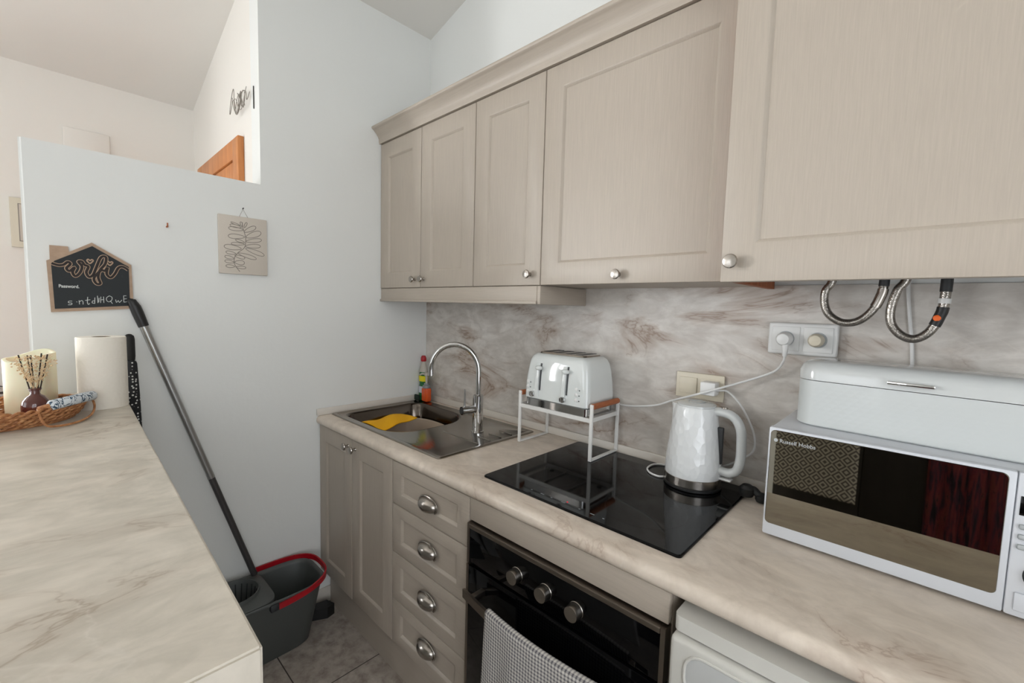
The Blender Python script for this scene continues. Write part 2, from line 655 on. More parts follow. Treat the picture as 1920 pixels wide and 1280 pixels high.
# far living-room wall with the window opening
wy0, wy1, wz0, wz1 = -3.9, -2.5, .92, 2.3
mb = MB(); zt = zc(XF)
mb.box(XF - .12, YN, 0, XF, wy0, zt); mb.box(XF - .12, wy1, 0, XF, -.70, zt)
mb.box(XF - .12, wy0, 0, XF, wy1, wz0); mb.box(XF - .12, wy0, wz1, XF, wy1, zt)
struct(mb, 'wall_left', 'warm_wall', smooth=False)
bx0, bx1, bz1 = -.9, 1.1, 2.4
mb = MB()
mb.prism([(XF, 0), (bx0, 0), (bx0, zc(bx0)), (XF, zc(XF))], 'y', YN - .12, YN)
mb.prism([(bx1, 0), (XR, 0), (XR, zc(XR)), (bx1, zc(bx1))], 'y', YN - .12, YN)
mb.prism([(bx0, bz1), (bx1, bz1), (bx1, zc(bx1)), (bx0, zc(bx0))], 'y', YN - .12, YN)
struct(mb, 'wall_front', 'paint', smooth=False)
ry0, ry1, rz0, rz1 = -3.0, -1.1, .55, 2.35  # opening for the added side window
mb = MB(); mb.box(XR, YN, 0, XR + .12, ry0, zc(XR)); mb.box(XR, ry1, 0, XR + .12, .12, zc(XR))
mb.box(XR, ry0, 0, XR + .12, ry1, rz0); mb.box(XR, ry0, rz1, XR + .12, ry1, zc(XR))
struct(mb, 'wall_right', 'paint', smooth=False)
mb = MB(); xm = XR + .07; f = .05
for a, b in ((ry0, (ry0 + ry1) / 2), ((ry0 + ry1) / 2, ry1)):
    mb.box(xm - .02, a, rz0, xm + .02, a + f, rz1); mb.box(xm - .02, b - f, rz0, xm + .02, b, rz1)
    mb.box(xm - .02, a + f, rz0, xm + .02, b - f, rz0 + f); mb.box(xm - .02, a + f, rz1 - f, xm + .02, b - f, rz1)
w3 = struct(mb, 'fill_window', 'white', smooth=False)  # unseen window added to carry the right-hand fill light
for a, b in ((ry0, (ry0 + ry1) / 2), ((ry0 + ry1) / 2, ry1)):
    MB().box(xm - .003, a + f, rz0 + f, xm + .003, b - f, rz1 - f).build('pane', 'pane', w3, smooth=False)
# windows
mb = MB(); f = .05; xm = XF - .07
for a, b in ((wy0, (wy0 + wy1) / 2), ((wy0 + wy1) / 2, wy1)):
    mb.box(xm - .02, a, wz0, xm + .02, a + f, wz1); mb.box(xm - .02, b - f, wz0, xm + .02, b, wz1)
    mb.box(xm - .02, a + f, wz0, xm + .02, b - f, wz0 + f); mb.box(xm - .02, a + f, wz1 - f, xm + .02, b - f, wz1)
w1 = struct(mb, 'window_1', 'white', smooth=False)
for a, b in ((wy0, (wy0 + wy1) / 2), ((wy0 + wy1) / 2, wy1)):
    MB().box(xm - .003, a + f, wz0 + f, xm + .003, b - f, wz1 - f).build('pane', 'pane', w1, smooth=False)
mb = MB(); ym = YN - .07
for a, b in ((bx0, (bx0 + bx1) / 2), ((bx0 + bx1) / 2, bx1)):
    mb.box(a, ym - .02, 0, a + .07, ym + .02, bz1); mb.box(b - .07, ym - .02, 0, b, ym + .02, bz1)
    mb.box(a + .07, ym - .02, .0, b - .07, ym + .02, .1); mb.box(a + .07, ym - .02, bz1 - .07, b - .07, ym + .02, bz1)
w2 = struct(mb, 'window_2', 'white', smooth=False)
for a, b in ((bx0, (bx0 + bx1) / 2), ((bx0 + bx1) / 2, bx1)):
    MB().box(a + .07, ym - .003, .1, b - .07, ym + .003, bz1 - .07).build('pane', 'pane', w2, smooth=False)
# skirting
struct(MB().box(0, -1.30, 0, .009, -.53, .075, .003), 'baseboard_end', 'upstand')
# orange door in the hall wall
D0, D1, DZ = -.945, -.203, 2.107
d = MB()
d.box(D0, -.835, 0, D0 + .085, -.8112, DZ, .003); d.box(D1 - .085, -.835, 0, D1, -.8112, DZ, .003)
d.box(D0 + .085, -.835, DZ - .085, D1 - .085, -.8112, DZ, .003)
door = struct(d, 'door_1', 'door')
MB().shaker(D0 + .087, D1 - .087, .01, DZ - .087, -.827, .015, .10, .09, .008, .02).build('door_leaf', 'door', door)
mb = MB().cyl((D0 + .14, -.828, 1.02), (D0 + .14, -.87, 1.02), .01); mb.cyl((D0 + .13, -.87, 1.02), (D0 + .26, -.87, 1.02), .009)
mb.build('door_handle', 'nickel', door)
# fixed upstands and backsplash
struct(MB().box(.0, -.0075, .90, 2.9, -.0005, 1.492), 'trim_1', 'splash', smooth=False)
struct(MB().box(.012, -.0195, .9002, 2.9, -.0078, .931, .004), 'trim_2', 'upstand')
struct(MB().box(.0005, -.60, .9002, .0115, -.0195, .931, .003), 'trim_3', 'upstand')

# flush cover plate high on the far wall
mb = MB().box(XF + .0005, -1.336, 1.93, XF + .012, -1.168, 2.225, .004)
o = tag(mb.build('cover_plate', 'warm_wall'), 'white flush rectangular cover plate on the far living room wall', 'cover plate')

# ================================================================== WORKTOPS
yF = -.600
nose = [(-.05, .9), (-.05, .862), (yF + .012, .862), (yF + .004, .866), (yF, .875), (yF + .001, .886), (yF + .006, .895), (yF + .016, .9)]
mb = MB()
hx0, hx1, hy0, hy1 = .045, .795, -.512, -.075


def slab(mb, x0, x1, y0, y1):
    mb.box(x0, y0, .862, x1, y1, .9)


mb.prism([(hy0, .9), (hy0, .862)] + nose[2:], 'x', .0005, 2.9)
slab(mb, .0005, hx0, hy0, -.0005); slab(mb, hx1, 2.9, hy0, -.0005); slab(mb, hx0, hx1, hy1, -.0005)
o = tag(mb.build('worktop', 'top', origin=(0, 0, .862), ang=50), 'beige marbled kitchen worktop with rounded front edge along the back wall', 'worktop')

# bar worktop
PL = [(0.0008, -1.2525), (-0.0, -1.4555), (-.1005, -1.4555), (-.1005, -1.87), (1.552, -1.87), (1.552, -1.284)]
mb = MB().prism([(.0008, -1.2525), (.0008, -1.4565), (-.03, -1.4565), (-.03, -1.87), (1.552, -1.87), (1.552, -1.284)], 'z', 1.04, 1.10)
es = [e_ for e_ in mb.bm.edges]
bmesh.ops.bevel(mb.bm, geom=es, offset=.0025, segments=2, affect='EDGES')
bar = thing('bar_counter', 'raised breakfast bar with thick beige marbled top at left foreground', 'bar counter', (.75, -1.55, 0))
mb.build('bar_top', 'bar', bar)
MB().box(.02, -1.62, 0, 1.47, -1.50, 1.0398).build('bar_base', 'paint', bar, smooth=False)

# ================================================================== BASE CABINETS
yd = -.587
ZT = .857


def carcass(mb, x0, x1, top=ZT, z0=.15, back=-.02, front=-.566):
    mb.box(x0, front, z0, x0 + .016, back, top); mb.box(x1 - .016, front, z0, x1, back, top)
    mb.box(x0 + .016, front, z0, x1 - .016, back, z0 + .016); mb.box(x0 + .016, back - .006, z0 + .016, x1 - .016, back, top)
    return mb


sc = thing('base_cabinet', 'greige two-door cabinet under the sink, at the end wall', 'cabinet', (.31, -.3, .15))
carcass(MB(), .002, .619).build('cabinet_body', 'greige', sc, smooth=False)
for a, b, kx in ((.004, .3105, .281), (.3135, .6185, .342)):
    dr = MB().shaker(a, b, .176, ZT + .002, yd, st=.062, rl=.066).build('door', 'greige', sc)
    MB().knob(kx, yd, .826, .9).build('knob', 'nickel', dr)


def cup_pull(x, z):
    mb = MB(); a, b, c = .044, .0255, .027
    n, m = 18, 9
    R = []
    for j in range(m + 1):
        ph = -.62 + (PI / 2 + .62) * j / m
        R.append([(x + a * math.cos(ph) * math.cos(PI * i / n), yd - c * math.cos(ph) * math.sin(PI * i / n), z + b * math.sin(ph)) for i in range(n + 1)])
    V = [[mb.v(p) for p in r] for r in R]
    for j in range(m):
        for i in range(n):
            mb.f([V[j][i], V[j][i + 1], V[j + 1][i + 1], V[j + 1][i]])
    mb.tube([(x + (a + .003) * math.cos(t), yd - .0015, z + (b + .002) * math.sin(t)) for t in [-.65 + (PI + 1.3) * i / 20 for i in range(21)]], .0028, 8)
    return mb


dc = thing('drawer_cabinet', 'greige cabinet of four drawers between the sink cabinet and oven', 'cabinet', (.83, -.3, .15))
carcass(MB(), .6205, 1.040).build('cabinet_body', 'greige', dc, smooth=False)
zs = [.176, .3445, .5225, .7015, ZT + .002]
for i in range(4):
    dr = MB().shaker(.6225, 1.0385, zs[i] + .0015, zs[i + 1] - .0015, yd, st=.052, rl=.040).build('drawer', 'greige2', dc)
    cup_pull(.838, (.268, .437, .610, .766)[i]).build('cup_handle', 'nickel', dr, solid=.0015)
o = tag(MB().box(.012, -.545, 0, 1.64, -.530, .1495).build('plinth', 'greige2', smooth=False), 'long greige plinth along the floor below the cabinets', 'plinth')

# ------------------------------------------------------------------ oven housing, oven
oh = thing('oven_housing', 'greige oven housing with plain panel above the black oven', 'cabinet', (1.34, -.3, .15))
mb = MB()
mb.box(1.0415, -.566, .15, 1.0565, -.02, ZT); mb.box(1.6245, -.566, .15, 1.64, -.02, ZT); mb.box(1.0565, -.566, .15, 1.6245, -.02, .165)
mb.build('cabinet_body', 'greige', oh, smooth=False)
MB().box(1.0425, yd, .792, 1.6395, yd + .019, ZT + .002, .0025).build('filler_panel', 'greige2', oh)

ov = thing('oven', 'black built-in oven with three knobs and a checked towel', 'oven', (1.34, -.3, .17))
ox0, ox1 = 1.0435, 1.6385
yo = -.597
mb = MB().box(1.058, -.57, .17, 1.623, -.05, .78)
mb.build('oven_body', 'oven_steel', ov, smooth=False)
mb = MB()
mb.box(ox0, yo, .668, ox0 + .010, -.571, .787); mb.box(ox1 - .010, yo, .668, ox1, -.571, .787)
mb.box(ox0 + .010, yo - .003, .774, ox1 - .010, -.571, .787, .002)
mb.build('trim_frame', 'oven_steel', ov, smooth=False)
MB().box(ox0 + .0105, yo + .001, .670, ox1 - .0105, -.572, .7735, .001).build('control_panel', 'glass_black', ov)
for kx in (1.243, 1.338, 1.429):
    k = MB().lathe([(.0200, 0), (.0200, .003), (.0192, .004), (.0185, .022), (.0175, .025), (.0005, .0252)], (kx, yo + .001, .720), 32, '-y').build('knob', 'nickel', ov)
dr = MB().box(ox0 + .010, yo - .002, .182, ox1 - .010, -.572, .664, .002).build('oven_door', 'glass_black', ov)
MB().box(ox0, yo - .001, .182, ox0 + .0095, -.573, .664).build('door_edge', 'oven_steel', dr, smooth=False)
MB().box(ox1 - .0095, yo - .001, .182, ox1, -.573, .664).build('door_edge', 'oven_steel', dr, smooth=False)
hp = [(1.082 + .518 * t, -.640 - .026 * math.sin(PI * t), .612) for t in [i / 24 for i in range(25)]]
mb = MB().ribbon(hp, .024, .008)
mb.box(1.112, -.648, .604, 1.128, yo - .002, .622, .002); mb.box(1.554, -.648, .604, 1.570, yo - .002, .622, .002)
mb.build('door_handle', 'oven_steel', dr)

# checked towel over the handle
tw = thing('tea_towel', 'small grey and white checked tea towel hanging over the oven handle', 'towel', (1.36, -.66, .2))


def tfn(front):
    def fn(u, v):
        x = 1.197 + .355 * u
        t = (x - 1.082) / .518
        yb = -.640 - .026 * math.sin(PI * max(0, min(1, t)))
        wv = .004 * math.sin(u * 13) * v + .003 * math.sin(u * 31 + 2) * v
        if v < .12:
            a = v / .12 * PI * (1 if front else 1)
            return (x, yb + .0085 * math.cos(a), .6265 + .004 * math.sin(a))
        L = .40 if front else .30
        s_ = (v - .12) / .88
        return (x - (.018 * s_ if u < .5 else .018 * s_), yb - .0085 - .004 * s_ + wv, .6265 - L * s_)
    return fn


MB().grid(tfn(True), 60, 40).build('front_fold', 'gingham', tw, solid=.003)
MB().grid(lambda u, v: (1.200 + .35 * u, -.640 - .026 * math.sin(PI * max(0, min(1, (.118 + .35 * u) / .518))) + .0085 + .003 * math.sin(u * 12) * v, .6265 - .3 * v), 40, 20).build('back_fold', 'gingham', tw, solid=.003)

# ------------------------------------------------------------------ fridge
fr = thing('fridge', 'white under-counter fridge below the right end of the worktop', 'fridge', (1.92, -.3, 0))
fx0, fx1 = 1.658, 2.17
MB().box(fx0 + .004, -.555, .02, fx1 - .004, -.04, .808, .004).build('body', 'fridge', fr)
MB().prism(rrect(fx0, -.608, fx1, -.035, .012, 5), 'z', .8085, .838).build('top_plate', 'fridge', fr, ang=30)
mb = MB().box(fx0, -.623, .05, fx1, -.558, .804, .009, 3)
dr = mb.build('door', 'fridge', fr)
mb = MB()
hr = rrect(fx0 + .030, .705, fx1 - .030, .790, .035, 6)
mb.tube([(x, -.6235, z) for x, z in hr], .003, 8, closed=True)
mb.build('grip_rim', 'fridge', dr)
mb = MB().rings([[(x, -.6232, z) for x, z in rrect(fx0 + .032, .707, fx1 - .032, .788, .034, 6)], [(x, -.6240, z) for x, z in rrect(fx0 + .038, .712, fx1 - .038, .783, .030, 6)]])
mb.build('grip_recess', plain('pale_grey_plastic', 'C9CAC8', .4), dr)
for a in (fx0 + .03, fx1 - .03):
    for b in (-.5, -.1):
        MB().cyl((a, b, 0), (a, b, .020), .015).build('foot', 'black', fr)

# ================================================================== WALL CABINETS
yu = -.2847
UB, UT = 1.4876, 2.1726


def upper(label, x0, x1, yb, z0, z1, floor=True):
    t = thing('wall_cabinet', label, 'cabinet', ((x0 + x1) / 2, yb / 2, z0))
    mb = MB()
    mb.box(x0 + .0005, yb + .0195, z0 + .001, x0 + .0165, -.0085, z1); mb.box(x1 - .0165, yb + .0195, z0 + .001, x1 - .0005, -.0085, z1)
    mb.box(x0 + .0165, yb + .0195, z1 - .016, x1 - .0165, -.0085, z1)
    if floor:
        mb.box(x0 + .0165, yb + .0195, z0 + .001, x1 - .0165, -.0085, z0 + .017)
    mb.box(x0 + .0165, -.0145, z0 + (.017 if floor else .1), x1 - .0165, -.0085, z1 - .016)
    mb.build('cabinet_body', 'greige', t, smooth=False)
    return t


ua = upper('greige two-door wall cabinet in the corner above the sink', .001, .689, yu, UB, UT)
for a, b, kx in ((.003, .3385, .298), (.3415, .6875, .364)):
    dr = MB().shaker(a, b, UB, UT - .002, yu).build('door', 'greige', ua)
    MB().knob(kx, yu, 1.523, .88).build('knob', 'nickel', dr)
ub = upper('narrow greige single-door wall cabinet above the tap and toaster', .6895, 1.0255, yu, UB, UT)
dr = MB().shaker(.691, 1.0245, UB, UT - .002, yu).build('door', 'greige', ub)
MB().knob(.981, yu, 1.524, .88).build('knob', 'nickel', dr)
uc = upper('wide greige lift-up wall cabinet above the hob', 1.0265, 1.6325, yu, UB, UT)
dr = MB().shaker(1.0275, 1.6315, UB, UT - .002, yu).build('door', 'greige', uc)
MB().knob(1.318, yu, 1.513, .88).build('knob', 'nickel', dr)
yD = -.405
ud = thing('wall_cabinet', 'deep greige cabinet door at top right with a large round knob', 'cabinet', (1.95, -.2, 1.478))
dr = MB().shaker(1.6345, 2.27, 1.478, UT - .002, yD, st=.062, rl=.078).build('door', 'greige', ud)
MB().knob(1.659, yD, 1.520, .92).build('knob', 'nickel', dr)
MB().box(1.634, yD + .0195, 1.482, 1.650, -.0085, UT, 0).build('side_panel', 'raw', ud, smooth=False)
mb = MB(); mb.box(2.255, yD + .0195, 1.482, 2.27, -.0085, UT); mb.box(1.650, yD + .0195, UT - .016, 2.255, -.0085, UT)
mb.build('cabinet_body', 'greige', ud, smooth=False)

# light rail
mb = MB()
mb.box(.001, yu + .004, 1.4235, 1.010, yu + .020, UB - .0015, .003)
mb.box(1.010, yu + .004, 1.4235, 1.0255, -.0085, UB - .0015, .003)
mb.box(.001, yu - .002, 1.4235, 1.012, yu + .004, 1.434, .002)
o = tag(mb.build('light_rail', 'greige2'), 'greige light rail under the three left wall cabinets', 'light rail')
# crown
prof = [(yu + .02, UT + .0005), (yu - .008, UT + .0005), (yu - .010, UT + .008), (yu - .010, UT + .020), (yu - .014, UT + .030), (yu - .024, UT + .044), (yu - .034, UT + .053), (yu - .038, UT + .058), (yu - .046, UT + .060), (yu - .048, UT + .066), (yu - .046, UT + .072), (yu + .02, UT + .072)]
mb = MB().prism(prof, 'x', .001, 1.633)
mb.prism([(a - .12, b) for a, b in prof], 'x', 1.6335, 2.27)
o = tag(mb.build('crown_moulding', 'greige2', ang=60), 'greige crown moulding running along the top of the wall cabinets', 'moulding')

# ================================================================== SINK
sk = thing('kitchen_sink', 'stainless steel sink with bowl at left and drainer at right', 'sink', (.42, -.29, .74))
sx0, sy0, sx1, sy1 = .016, -.540, .826, -.049
k = 7
zt = .9055
o0 = rrect(sx0, sy0, sx1, sy1, .012, k); o1 = rrect(sx0 + .004, sy0 + .004, sx1 - .004, sy1 - .004, .01, k)
bo = (.062, -.500, .500, -.098); br_ = (.05, .13, .16, .06)


def ins(b, d):
    return rrect(b[0] + d, b[1] + d, b[2] - d, b[3] - d, tuple(max(.02, q - d * .5) for q in br_), k)


mb = MB()
mb.rings([at_z(o0, .9003), at_z(o0, .903), at_z(o1, zt), at_z(rrect(sx0 + .014, sy0 + .014, sx1 - .014, sy1 - .014, .01, k), zt),
          at_z(rrect(sx0 + .020, sy0 + .020, sx1 - .020, sy1 - .020, .01, k), zt - .003), at_z(ins(bo, -.008), zt - .003)], False, False)
mb.build('rim_and_drainer', 'steel', sk, ang=25)
mb = MB()
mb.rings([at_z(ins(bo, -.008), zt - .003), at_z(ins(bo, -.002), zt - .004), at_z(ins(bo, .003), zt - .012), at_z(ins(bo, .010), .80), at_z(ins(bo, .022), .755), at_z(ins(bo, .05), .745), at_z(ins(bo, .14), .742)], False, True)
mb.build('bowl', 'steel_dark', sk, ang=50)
mb = MB().lathe([(.040, 0), (.038, .003), (.02, .002), (.0005, .004)], (.27, -.30, .7425), 24)
mb.build('drain', 'chrome', sk)
for i in range(4):
    yy = -.33 + i * .060
    x_ = .575 if i < 1 else .72
    MB().tube([(x_, yy, zt - .0032), (.79, yy, zt - .0032)], .0016, 8).build('drainer_rib', 'steel', sk)

tp = thing('kitchen_tap', 'tall chrome swan-neck tap with side lever, standing on the sink', 'tap', (.672, -.228, zt))
mb = MB().lathe([(.025, 0), (.025, .004), (.021, .006), (.021, .070), (.0195, .071), (.0195, .074), (.021, .075), (.021, .150), (.019, .152), (.012, .154)], (.672, -.228, .9028), 32)
mb.build('tap_body', 'chrome', tp)
dd = Vector((math.cos(math.radians(219)), math.sin(math.radians(219)), 0))
b0 = Vector((.672, -.228, 0))
pts = [b0 + Vector((0, 0, 1.05)), b0 + Vector((0, 0, 1.10)), b0 + Vector((0, 0, 1.150))]
R_ = .098
for i in range(1, 21):
    a = PI * i / 20 * 1.02
    pts.append(b0 + dd * (R_ - R_ * math.cos(a)) + Vector((0, 0, 1.150 + R_ * 1.08 * math.sin(a))))
pts.append(pts[-1] + Vector((0, 0, -.018)))
MB().tube(pts, .0105, 16).build('spout', 'chrome', tp)
hd = Vector((-.18, -.98, 0)).normalized()
p0 = b0 + Vector((0, 0, .997))
mb = MB().cyl(p0 + hd * .016, p0 + hd * .076, .0165, .0165, 24)
bd = mb.build('lever_barrel', 'chrome', tp)
MB().cyl(p0 + hd * .0762, p0 + hd * .0785, .0130, .0125, 24).build('end_cap', 'dark_grey', bd)
lp = p0 + hd * .062
MB().cyl(lp + Vector((0, 0, .015)), lp + Vector((0, 0, .085)), .0042, .0036, 12).build('lever', 'chrome', tp)

# beige basin in the bowl and yellow cloth over it
bs = MB()
rr = []
for r, z in ((.05, .7445), (.135, .7445), (.150, .752), (.172, .832), (.178, .840), (.176, .8425), (.169, .840), (.146, .757), (.13, .752), (.02, .752)):
    rr.append(at_z(superell(.262, -.290, r, r * .93, 2.6, 40), z))
bs.rings(rr)
o = tag(bs.build('washing_up_basin', 'beige_pl', ang=50), 'beige plastic washing-up basin inside the sink bowl', 'basin')


def cloth(u, v):
    a = Vector((.112, -.462, .866)); b = Vector((.072, -.235, .862)); c = Vector((.208, -.205, .864)); d_ = Vector((.270, -.432, .858))
    p = a * (1 - u) * (1 - v) + b * (1 - u) * v + c * u * v + d_ * u * (1 - v)
    p.z += .010 * math.sin(PI * u) + .004 * math.sin(9 * v + 4 * u) - .040 * max(0, .16 - u) / .16
    p.x += .006 * math.sin(7 * v)
    return p


o = tag(MB().grid(cloth, 26, 30).build('cleaning_cloth', 'yellow', solid=.004), 'bright yellow cloth draped over the basin in the sink', 'cloth')
o.location.z += 0

# ------------------------------------------------------------------ bottles in the corner
bt = thing('dish_soap_bottle', 'green dish soap bottle with a red cap in the sink corner', 'bottle', (.042, -.052, .9065))
prof = [(.030, 0), (.032, .006), (.032, .05), (.027, .085), (.030, .12), (.029, .140)]
MB().lathe(prof + [(.027, .150)], (.042, -.052, .9065), 28, sx=1, sy=.62).build('bottle_body', 'green', bt)
MB().lathe([(.0272, .1502), (.024, .165), (.017, .185), (.0125, .200), (.0125, .206)], (.042, -.052, .9065), 28, sx=1, sy=.75).build('bottle_shoulder', 'clear', bt)
MB().lathe([(.0292, .100), (.0315, .118), (.0315, .130)], (.042, -.052, .9065), 28, sx=1, sy=.64, cap0=False, cap1=False).build('label_band', 'lyellow', bt)
MB().lathe([(.0326, .040), (.0326, .052), (.0300, .074)], (.042, -.052, .9065), 28, sx=1, sy=.645, cap0=False, cap1=False).build('white_label', 'lwhite', bt)
MB().lathe([(.013, .206), (.0145, .210), (.0145, .224), (.010, .236), (.0005, .238)], (.042, -.052, .9065), 20).build('cap', 'red', bt)
bt = thing('hand_soap_bottle', 'short orange hand soap bottle with pale pump, beside the green bottle', 'bottle', (.090, -.066, .9065))
MB().box(.066, -.083, .9068, .114, -.049, .978, .008, 3).build('bottle_body', 'orange', bt)
MB().lathe([(.020, .0716), (.020, .085), (.013, .088), (.013, .096)], (.090, -.066, .9065), 24).build('collar', 'grey_label', bt)
mb = MB().lathe([(.006, .096), (.006, .135), (.012, .137), (.012, .150), (.008, .153)], (.090, -.066, .9065), 20)
mb.tube([(.090, -.066, 1.050), (.075, -.085, 1.052), (.068, -.094, 1.046)], .005, 10)
mb.build('pump', 'clear', bt)
o = tag(MB().box(.018, -.094, .9068, .060, -.0835, .938, .005).build('sponge', 'dgreen'), 'dark green sponge standing in front of the soap bottles', 'sponge')

# ================================================================== HOB
hb = thing('induction_hob', 'black glass hob set into the worktop below the kettle', 'hob', (1.335, -.28, .9003))
mb = MB().rings([at_z(rrect(1.030, -.527, 1.632, -.028, .01), .9003), at_z(rrect(1.030, -.527, 1.632, -.028, .01), .904), at_z(rrect(1.033, -.524, 1.629, -.031, .009), .9062)])
mb.build('glass_plate', 'glass_black', hb, ang=25)
zm = plain('zone_print', '151517', .2)
for cx, cy, r in ((1.18, -.17, .09), (1.48, -.17, .075), (1.18, -.38, .075), (1.48, -.38, .1)):
    MB().rings([[(cx + q * math.cos(2 * PI * i / 48), cy + q * math.sin(2 * PI * i / 48), .9064) for i in range(48)] for q in (r, r + .0006)], False, False).build('cooking_zone', zm, hb)
for i in range(7):
    x = 1.20 + i * .035 + (.02 if i > 3 else 0)
    MB().box(x, -.503, .9063, x + (.012 if i % 2 else .005), -.500, .9066).build('touch_control', 'grey_label', hb, smooth=False)
MB().sph((1.318, -.492, .9066), .0022, (1, 1, .3)).build('indicator_light', 'led', hb)

# ================================================================== TOASTER + RACK
rk = thing('counter_rack', 'white metal stand with brown wooden grip under the toaster', 'rack', (1.03, -.10, .9))
RX0, RX1, RY0, RY1 = .868, 1.187, -.190, -.022


def side(x, zb):
    mb = MB(); w = .012; t = .0035
    mb.box(x - w / 2, RY0 - t, zb, x + w / 2, RY0 + t, 1.098, .0012)
    mb.box(x - w / 2, RY1 - t, zb, x + w / 2, RY1 + t, 1.098, .0012)
    mb.box(x - w / 2, RY0 + t, zb, x + w / 2, RY1 - t, zb + .006, .001)
    mb.box(x - .0015, RY0 + t, 1.038, x + .0015, RY1 - t, 1.052)
    for y in (RY0 - t,):
        mb.cyl((x, y + .0002, 1.088), (x, y - .0015, 1.088), .0028, .002, 12)
    return mb


side(RX0, .9003).build('side_frame', 'wmetal', rk)
side(RX1, .9068).build('side_frame', 'wmetal', rk)
for x in (RX0, RX1):
    MB().cyl((x, RY0 + .0036, 1.090), (x, RY1 - .0036, 1.090), .0100, .0100, 20).build('wooden_grip', 'bamboo', rk)
mb = MB()
mb.box(RX0 + .002, RY0 - .002, 1.036, RX1 - .002, RY0 + .001, 1.050); mb.box(RX0 + .002, RY1 - .001, 1.036, RX1 - .002, RY1 + .002, 1.050)
for i in range(1, 3):
    x = RX0 + (RX1 - RX0) * i / 3
    mb.box(x - .002, RY0 + .001, 1.045, x + .002, RY1 - .001, 1.049)
mb.build('shelf', 'wmetal', rk, smooth=False)

tz = 1.0495
ts = thing('toaster', 'white four-slot toaster with chrome base, standing on the white rack', 'toaster', (1.029, -.105, tz))
tcx, tcy = 1.030, -.106


def tring(a, b, z, r=.022):
    return at_z(rrect(tcx - a, tcy - b, tcx + a, tcy + b, r, 8), z)


mb = MB().rings([tring(.138, .084, 1.0500), tring(.140, .086, 1.052), tring(.140, .0865, 1.077), tring(.138, .085, 1.0785)])
mb.build('chrome_base', 'chrome', ts)
mb = MB().rings([tring(.138, .085, 1.079), tring(.1425, .0895, 1.082), tring(.142, .0885, 1.12), tring(.139, .086, 1.16), tring(.134, .082, 1.20), tring(.130, .079, 1.222, .024), tring(.124, .074, 1.236, .026), tring(.115, .066, 1.2445, .026), tring(.106, .059, 1.2465, .024)])
mb.build('housing', 'toast', ts, ang=45)
tpo = MB().rings([tring(.104, .058, 1.2466), tring(.102, .056, 1.251), tring(.095, .050, 1.2525)]).build('top_plate', 'steel', ts)
for x in (-.072, -.026, .026, .072):
    MB().box(tcx + x - .013, tcy - .045, 1.2524, tcx + x + .013, tcy + .045, 1.2532).build('bread_slot', 'black', tpo, smooth=False)


def yfront(z):
    zz = [(1.087, .0895), (1.12, .0885), (1.16, .086), (1.20, .082), (1.222, .078)]
    for (a, p), (b, q) in zip(zz, zz[1:]):
        if z <= b:
            return tcy - (p + (q - p) * (z - a) / (b - a))
    return tcy - .078


for xs in (.966, 1.086):
    zs_ = [1.090 + .122 * i / 10 for i in range(11)]
    mb = MB()
    R = []
    for z in zs_:
        y = yfront(z); w = .011; d_ = .007 * min(1, (1.214 - z) / .02 + .15)
        R.append([(xs - .004 - 2 * w, y + .004, z), (xs - .004 - 1.6 * w, y - d_ * .8, z), (xs - .004 - w, y - d_, z), (xs - .006, y - d_ * .8, z), (xs - .004, y + .004, z)])
    mb.rings(R)
    mb.build('lever_channel', 'toast', ts)
    mb = MB(); mb.ribbon([(xs, yfront(z) - .0012, z) for z in zs_[2:]], .0045, .003, up=(1, 0, 0))
    sl = mb.build('lever_slot', 'dark_dot', ts)
    mb = MB().sph((xs - .003, yfront(1.196) - .012, 1.196), .012, (1.25, .9, .75))
    mb.build('lever', 'toast', ts)
for xk in (.936, 1.074):
    kb = MB().lathe([(.0165, 0), (.0165, .003), (.013, .004)], (xk, yfront(1.1) + .0035, 1.098), 28, '-y').build('dial_ring', 'toast', ts)
    MB().lathe([(.0105, .004), (.0105, .015), (.009, .018), (.0005, .0188)], (xk, yfront(1.1) + .0035, 1.098), 28, '-y').build('browning_dial', 'chrome', kb)
for xk in (.911, 1.128):
    for z in (1.140, 1.122, 1.104):
        MB().lathe([(.0065, 0), (.0065, .003), (.005, .0038), (.0005, .004)], (xk - .002, yfront(z) + .0015, z), 20, '-y').build('button', 'white', ts)
        MB().lathe([(.0022, 0), (.0020, .0012), (.0003, .0013)], (xk + .010, yfront(z) - .0002, z - .002), 12, '-y').build('indicator_dot', 'dark_dot', ts)
for a in (-.11, .11):
    for b in (-.06, .06):
        MB().cyl((tcx + a, tcy + b, tz - .0003), (tcx + a, tcy + b, 1.0502), .009).build('foot', 'black', ts)

# ================================================================== KETTLE
kc = (1.497, -.118)
kt = thing('electric_kettle', 'white faceted jug kettle with steel band, standing on the hob', 'kettle', (kc[0], kc[1], .9066))
kz = .9066
mb = MB().lathe([(.077, 0), (.079, .002), (.079, .007), (.077, .009)], (*kc, kz), 48).build('power_base', 'black', kt)
mb = MB().lathe([(.0765, .0092), (.0780, .011), (.0780, .033), (.0770, .034)], (*kc, kz), 48).build('steel_band', 'nickel', kt)
prof = [(.0770, .0342), (.0780, .038), (.0768, .07), (.073, .11), (.0685, .15), (.0635, .19), (.0585, .222), (.056, .232), (.0545, .235)]
mb = MB(); R = []
for r, h in prof:
    ring = []
    for i in range(56):
        a = 2 * PI * i / 56
        q = r
        dlt = abs((a - PI + PI) % (2 * PI) - PI)
        dlt = abs(a - PI)
        if dlt < .45 and h > .17:
            q += .018 * ((h - .17) / .065) ** 1.5 * (1 - dlt / .45)
        ring.append((kc[0] + q * math.cos(a), kc[1] + q * math.sin(a), kz + h))
    R.append(ring)
mb.rings(R)
mb.build('jug', 'kettle', kt, ang=50)
